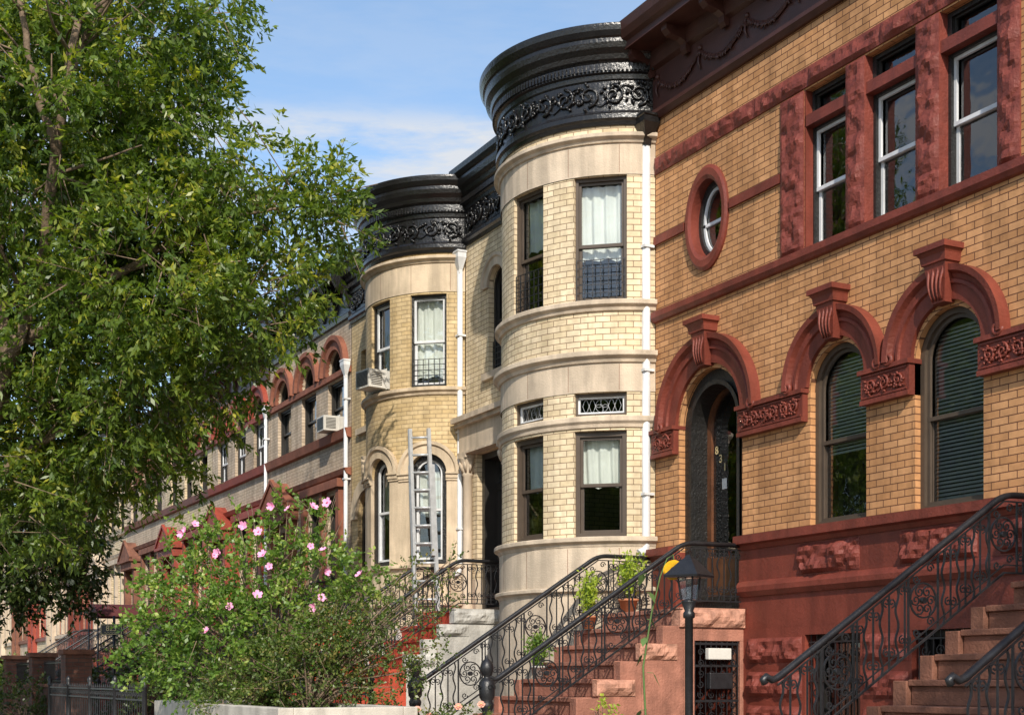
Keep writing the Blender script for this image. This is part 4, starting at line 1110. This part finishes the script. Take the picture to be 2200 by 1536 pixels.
# ============================================================ LADDER
ld=thing('ladder',(-22.0,-.85,2.62),'aluminium extension ladder leaning on the round bay','ladder')
p0=Vector((-21.96,-.88,2.62)); p1=Vector((-22.66,-.70,5.88))
sd=Vector((.62,.78,0)).normalized()
for k,(a,c,wd) in enumerate([(0,.80,.20),(.30,1,.17)]):
    A_=p0.lerp(p1,a)+Vector((.03,-.03,0))*k; B_=p0.lerp(p1,c)+Vector((.03,-.03,0))*k
    n=int((B_-A_).length/.30)
    for q in range(1,n+1):
        sec=MB(); p=A_.lerp(B_,(q-.3)/(n+.2)); sec.tube([p-sd*wd,p+sd*wd],.022,6,(0,0,1)); sec.obj('rung',ALU,ld)
    for s in (-1,1):
        b=MB(); b.tube([A_+sd*wd*s,B_+sd*wd*s],.042,4,(1,0,0)); b.obj('side_rail',ALU,ld)
# ============================================================ FENCES, BRICK WALL, SIGN, AWNING
def fence(x0,x1,y,z0,z1,label):
    t=thing('iron_fence',((x0+x1)/2,y,z0),label,'fence'); b=MB()
    for z in (z0+.1,z1-.18,z1-.04): b.box(x0,x1,y-.012,y+.012,z,z+.025)
    x=x0
    while x<=x1:
        b.tube([(x,y,z0),(x,y,z1),],.008,4,(1,0,0)); b.tube([(x,y,z1),(x,y,z1+.06)],[.014,.002],4,(1,0,0))
        b.tube([(u,y,v) for u,v in spiral(x+.065,z1-.1,.045,1.2,0,1,8)],.006,4,(0,1,0))
        x+=.16
    b.obj('fence_bars',IRON,t)
    for xx in np.arange(x0,x1+.01,(x1-x0)/max(1,round((x1-x0)/2.2))):
        p=MB(); p.lathe([(.06,z0),(.06,z0+.1),(.035,z0+.14),(.035,z1),(.055,z1+.03),(.03,z1+.06),(.05,z1+.11),(.03,z1+.16),(0,z1+.19)],float(xx),y,10)
        p.obj('fence_post',IRON,t)
fence(-27.6,-19.6,-6.2,.4,1.35,'black iron fence along the front yards')
fence(-21.9,-16.9,-3.9,.4,1.45,'black iron fence between the stoops')
t=thing('brick_garden_wall',(-34,-5.6,.4),'brown brick garden wall with square piers','garden wall')
b=MB(); b.box(-41,-28,-5.72,-5.5,.4,1.3); b.obj('wall',BR_BR,t)
b=MB(); b.box(-41,-28,-5.76,-5.46,1.3,1.37); b.obj('coping',BRST,t,.01)
for xx in (-28.2,-32.4,-36.6,-40.8):
    b=MB(); b.box(xx-.25,xx+.25,-5.86,-5.36,.4,1.95); pr_=b.obj('pier',BR_BR,t,.01)
    b=MB(); b.box(xx-.3,xx+.3,-5.91,-5.31,1.95,2.05); b.obj('pier_cap',BRST,pr_,.01)
for (a,c) in ((-32.1,-28.5),(-36.3,-32.7),(-40.5,-36.9)):
    b=MB(); 
    for z in (1.42,1.8): b.box(a,c,-5.63,-5.60,z,z+.025)
    xx=a+.05
    while xx<c: b.tube([(xx,-5.615,1.37),(xx,-5.615,1.86)],.009,4,(1,0,0)); xx+=.12
    b.obj('railing',IRON,t)
s=thing('hanging_sign',(-29.3,-4.6,.4),'black sign with gold border reading 825 on a post','sign')
c=Vector((-31.1,-4.35,2.55))
b=MB(); b.tube([(c.x,c.y+.05,.4),(c.x,c.y+.05,c.z+.3)],.03,8,(1,0,0)); b.obj('sign_post',IRON,s)
Ms=Matrix.Translation(c)@Matrix.Rotation(rad(50),4,'Z')
b=MB(Ms); b.box(-.26,.26,-.02,.02,-.12,.12); pn=b.obj('sign_board',IRON,s,.01)
b=MB(Ms)
ring(b,.50,.22,0,.012,-.026,-.02,False,0,-.11)
b.obj('sign_border',GOLD,pn)
def text(body,size,M,m,parent,name):
    cu=bpy.data.curves.new(name,'FONT'); cu.body=body; cu.size=size; cu.extrude=.003; cu.align_x='CENTER'
    tmp=bpy.data.objects.new('tmp',cu); col.objects.link(tmp); bpy.context.view_layer.update()
    me=bpy.data.meshes.new_from_object(tmp); bpy.data.objects.remove(tmp)
    me.transform(M@Matrix.Rotation(pi/2,4,'X')); me.transform(Matrix.Translation(-c))
    me.materials.clear(); me.materials.append(m)
    o=bpy.data.objects.new(name,me); col.objects.link(o); o.parent=parent; o.location=c-ORIG[parent]; return o
text('825',.17,Ms@Matrix.Translation((0,-.026,-.03)),GOLD,pn,'sign_number')
b=MB(Ms); b.tube([(-.16+.32*q,-.026,-.07+.012*math.sin(q*30)) for q in np.linspace(0,1,30)],.004,4,(0,1,0)); b.obj('sign_lettering',GOLD,pn)
t=thing('entrance_awning',(-42.8,-2.0,0),'small dark red canvas awning over an entrance stair','awning'); b=MB()
rows=[]
for yy in (-2.6,-.1): rows.append([(-42.8+.75*math.cos(a),yy,3.3+.4*math.sin(a)) for a in np.linspace(0,pi,13)])
b.grid(rows); b.face(rows[0]); b.obj('canopy',MAROON,t)
for xx in (-43.5,-42.1):
    b=MB(); b.tube([(xx,-2.55,.4),(xx,-2.55,3.3)],.025,6,(1,0,0)); b.obj('awning_pole',IRON,t)

# ============================================================ GROUND
def struct(name,b,m):
    o=b.obj(name,m); o['kind']='structure'; return o
b=MB(); b.face([(-400,-400,0),(400,-400,0),(400,400,0),(-400,400,0)]); struct('ground',b,mat('dry_ground',(.16,.13,.09),.95,.3,.5,.3,20))
b=MB(); b.face([(-300,-18.5,.006),(200,-18.5,.006),(200,-9.3,.006),(-300,-9.3,.006)]); struct('road',b,mat('asphalt',(.05,.05,.052),.9,.2,2,.4,60))
CONC=mat('concrete',(.26,.24,.21),.9,.15,2,.3,40)
b=MB(); b.box(-300,200,-9.3,-6.5,.0,.13); struct('sidewalk',b,CONC)
b=MB(); b.box(-300,200,-22.5,-18.5,.0,.13); struct('opposite_sidewalk',b,CONC)
b=MB(); b.box(-300,200,-6.5,-.08,.0,.4); struct('yard_ground',b,mat('yard_paving',(.20,.17,.13),.95,.2,2,.4,30))

# ============================================================ CAMERA / LIGHT / WORLD
cam=bpy.data.cameras.new('camera'); co=bpy.data.objects.new('camera',cam); col.objects.link(co)
co.location=(0,-10.57,1.5); th=math.asin(.4587)
co.rotation_euler=(pi/2,0,pi/2-th)
cam.sensor_width=36; cam.lens=36*3000/2200; cam.shift_y=687/2200; cam.clip_end=2000; cam.clip_start=.1
scene.camera=co
al,el=rad(23.5),rad(35)
sun=bpy.data.lights.new('sun','SUN'); sun.energy=5; sun.angle=rad(.5); sun.color=(1,.92,.80)
so=bpy.data.objects.new('sun',sun); col.objects.link(so)
dv=Vector((math.cos(el)*math.cos(al),-math.cos(el)*math.sin(al),math.sin(el)))
so.rotation_euler=dv.to_track_quat('Z','Y').to_euler()
w=bpy.data.worlds.new('World'); scene.world=w; w.use_nodes=True; nt=w.node_tree; nt.nodes.clear()
out=nt.nodes.new('ShaderNodeOutputWorld'); bg=nt.nodes.new('ShaderNodeBackground'); bg.inputs[1].default_value=.13
sky=nt.nodes.new('ShaderNodeTexSky'); sky.sky_type='NISHITA'; sky.sun_disc=False; sky.sun_elevation=el
sky.sun_rotation=math.atan2(dv.x,dv.y); sky.air_density=1.0; sky.dust_density=1.0; sky.ozone_density=1.4
gn=nt.nodes.new('ShaderNodeMixRGB'); gn.blend_type='MULTIPLY'; gn.inputs[0].default_value=1; gn.inputs[2].default_value=(1.35,1.42,1.45,1)
nt.links.new(sky.outputs[0],gn.inputs[1])
ha=nt.nodes.new('ShaderNodeMixRGB'); ha.blend_type='ADD'; ha.inputs[0].default_value=1; ha.inputs[2].default_value=(.45,.62,.78,1)
nt.links.new(gn.outputs[0],ha.inputs[1])
tc=nt.nodes.new('ShaderNodeTexCoord'); mp=nt.nodes.new('ShaderNodeMapping'); mp.inputs['Scale'].default_value=(5,5,24); mp.inputs['Rotation'].default_value=(.10,.08,0)
nz=nt.nodes.new('ShaderNodeTexNoise'); nz.inputs['Scale'].default_value=2.0; nz.inputs['Detail'].default_value=10; nz.inputs['Roughness'].default_value=.62
nt.links.new(tc.outputs['Generated'],mp.inputs[0]); nt.links.new(mp.outputs[0],nz.inputs['Vector'])
r1=ramp(nt,nz.outputs[0],[(.36,(0,0,0,1)),(.60,(1,1,1,1))])
sp=nt.nodes.new('ShaderNodeSeparateXYZ'); nt.links.new(tc.outputs['Generated'],sp.inputs[0])
r2=ramp(nt,sp.outputs[2],[(.22,(.3,.3,.3,1)),(.30,(.4,.4,.4,1)),(.33,(.85,.85,.85,1)),(.362,(1,1,1,1)),(.378,(.15,.15,.15,1)),(.6,(.0,.0,.0,1))])
mu=nt.nodes.new('ShaderNodeMath'); mu.operation='MULTIPLY'; nt.links.new(r1.outputs[0],mu.inputs[0]); nt.links.new(r2.outputs[0],mu.inputs[1])
mx=nt.nodes.new('ShaderNodeMixRGB'); nt.links.new(mu.outputs[0],mx.inputs[0]); nt.links.new(ha.outputs[0],mx.inputs[1]); mx.inputs[2].default_value=(5.9,6.1,6.4,1)
nt.links.new(mx.outputs[0],bg.inputs[0]); nt.links.new(bg.outputs[0],out.inputs[0])
scene.view_settings.view_transform='Standard'; scene.view_settings.look='None'; scene.view_settings.exposure=0
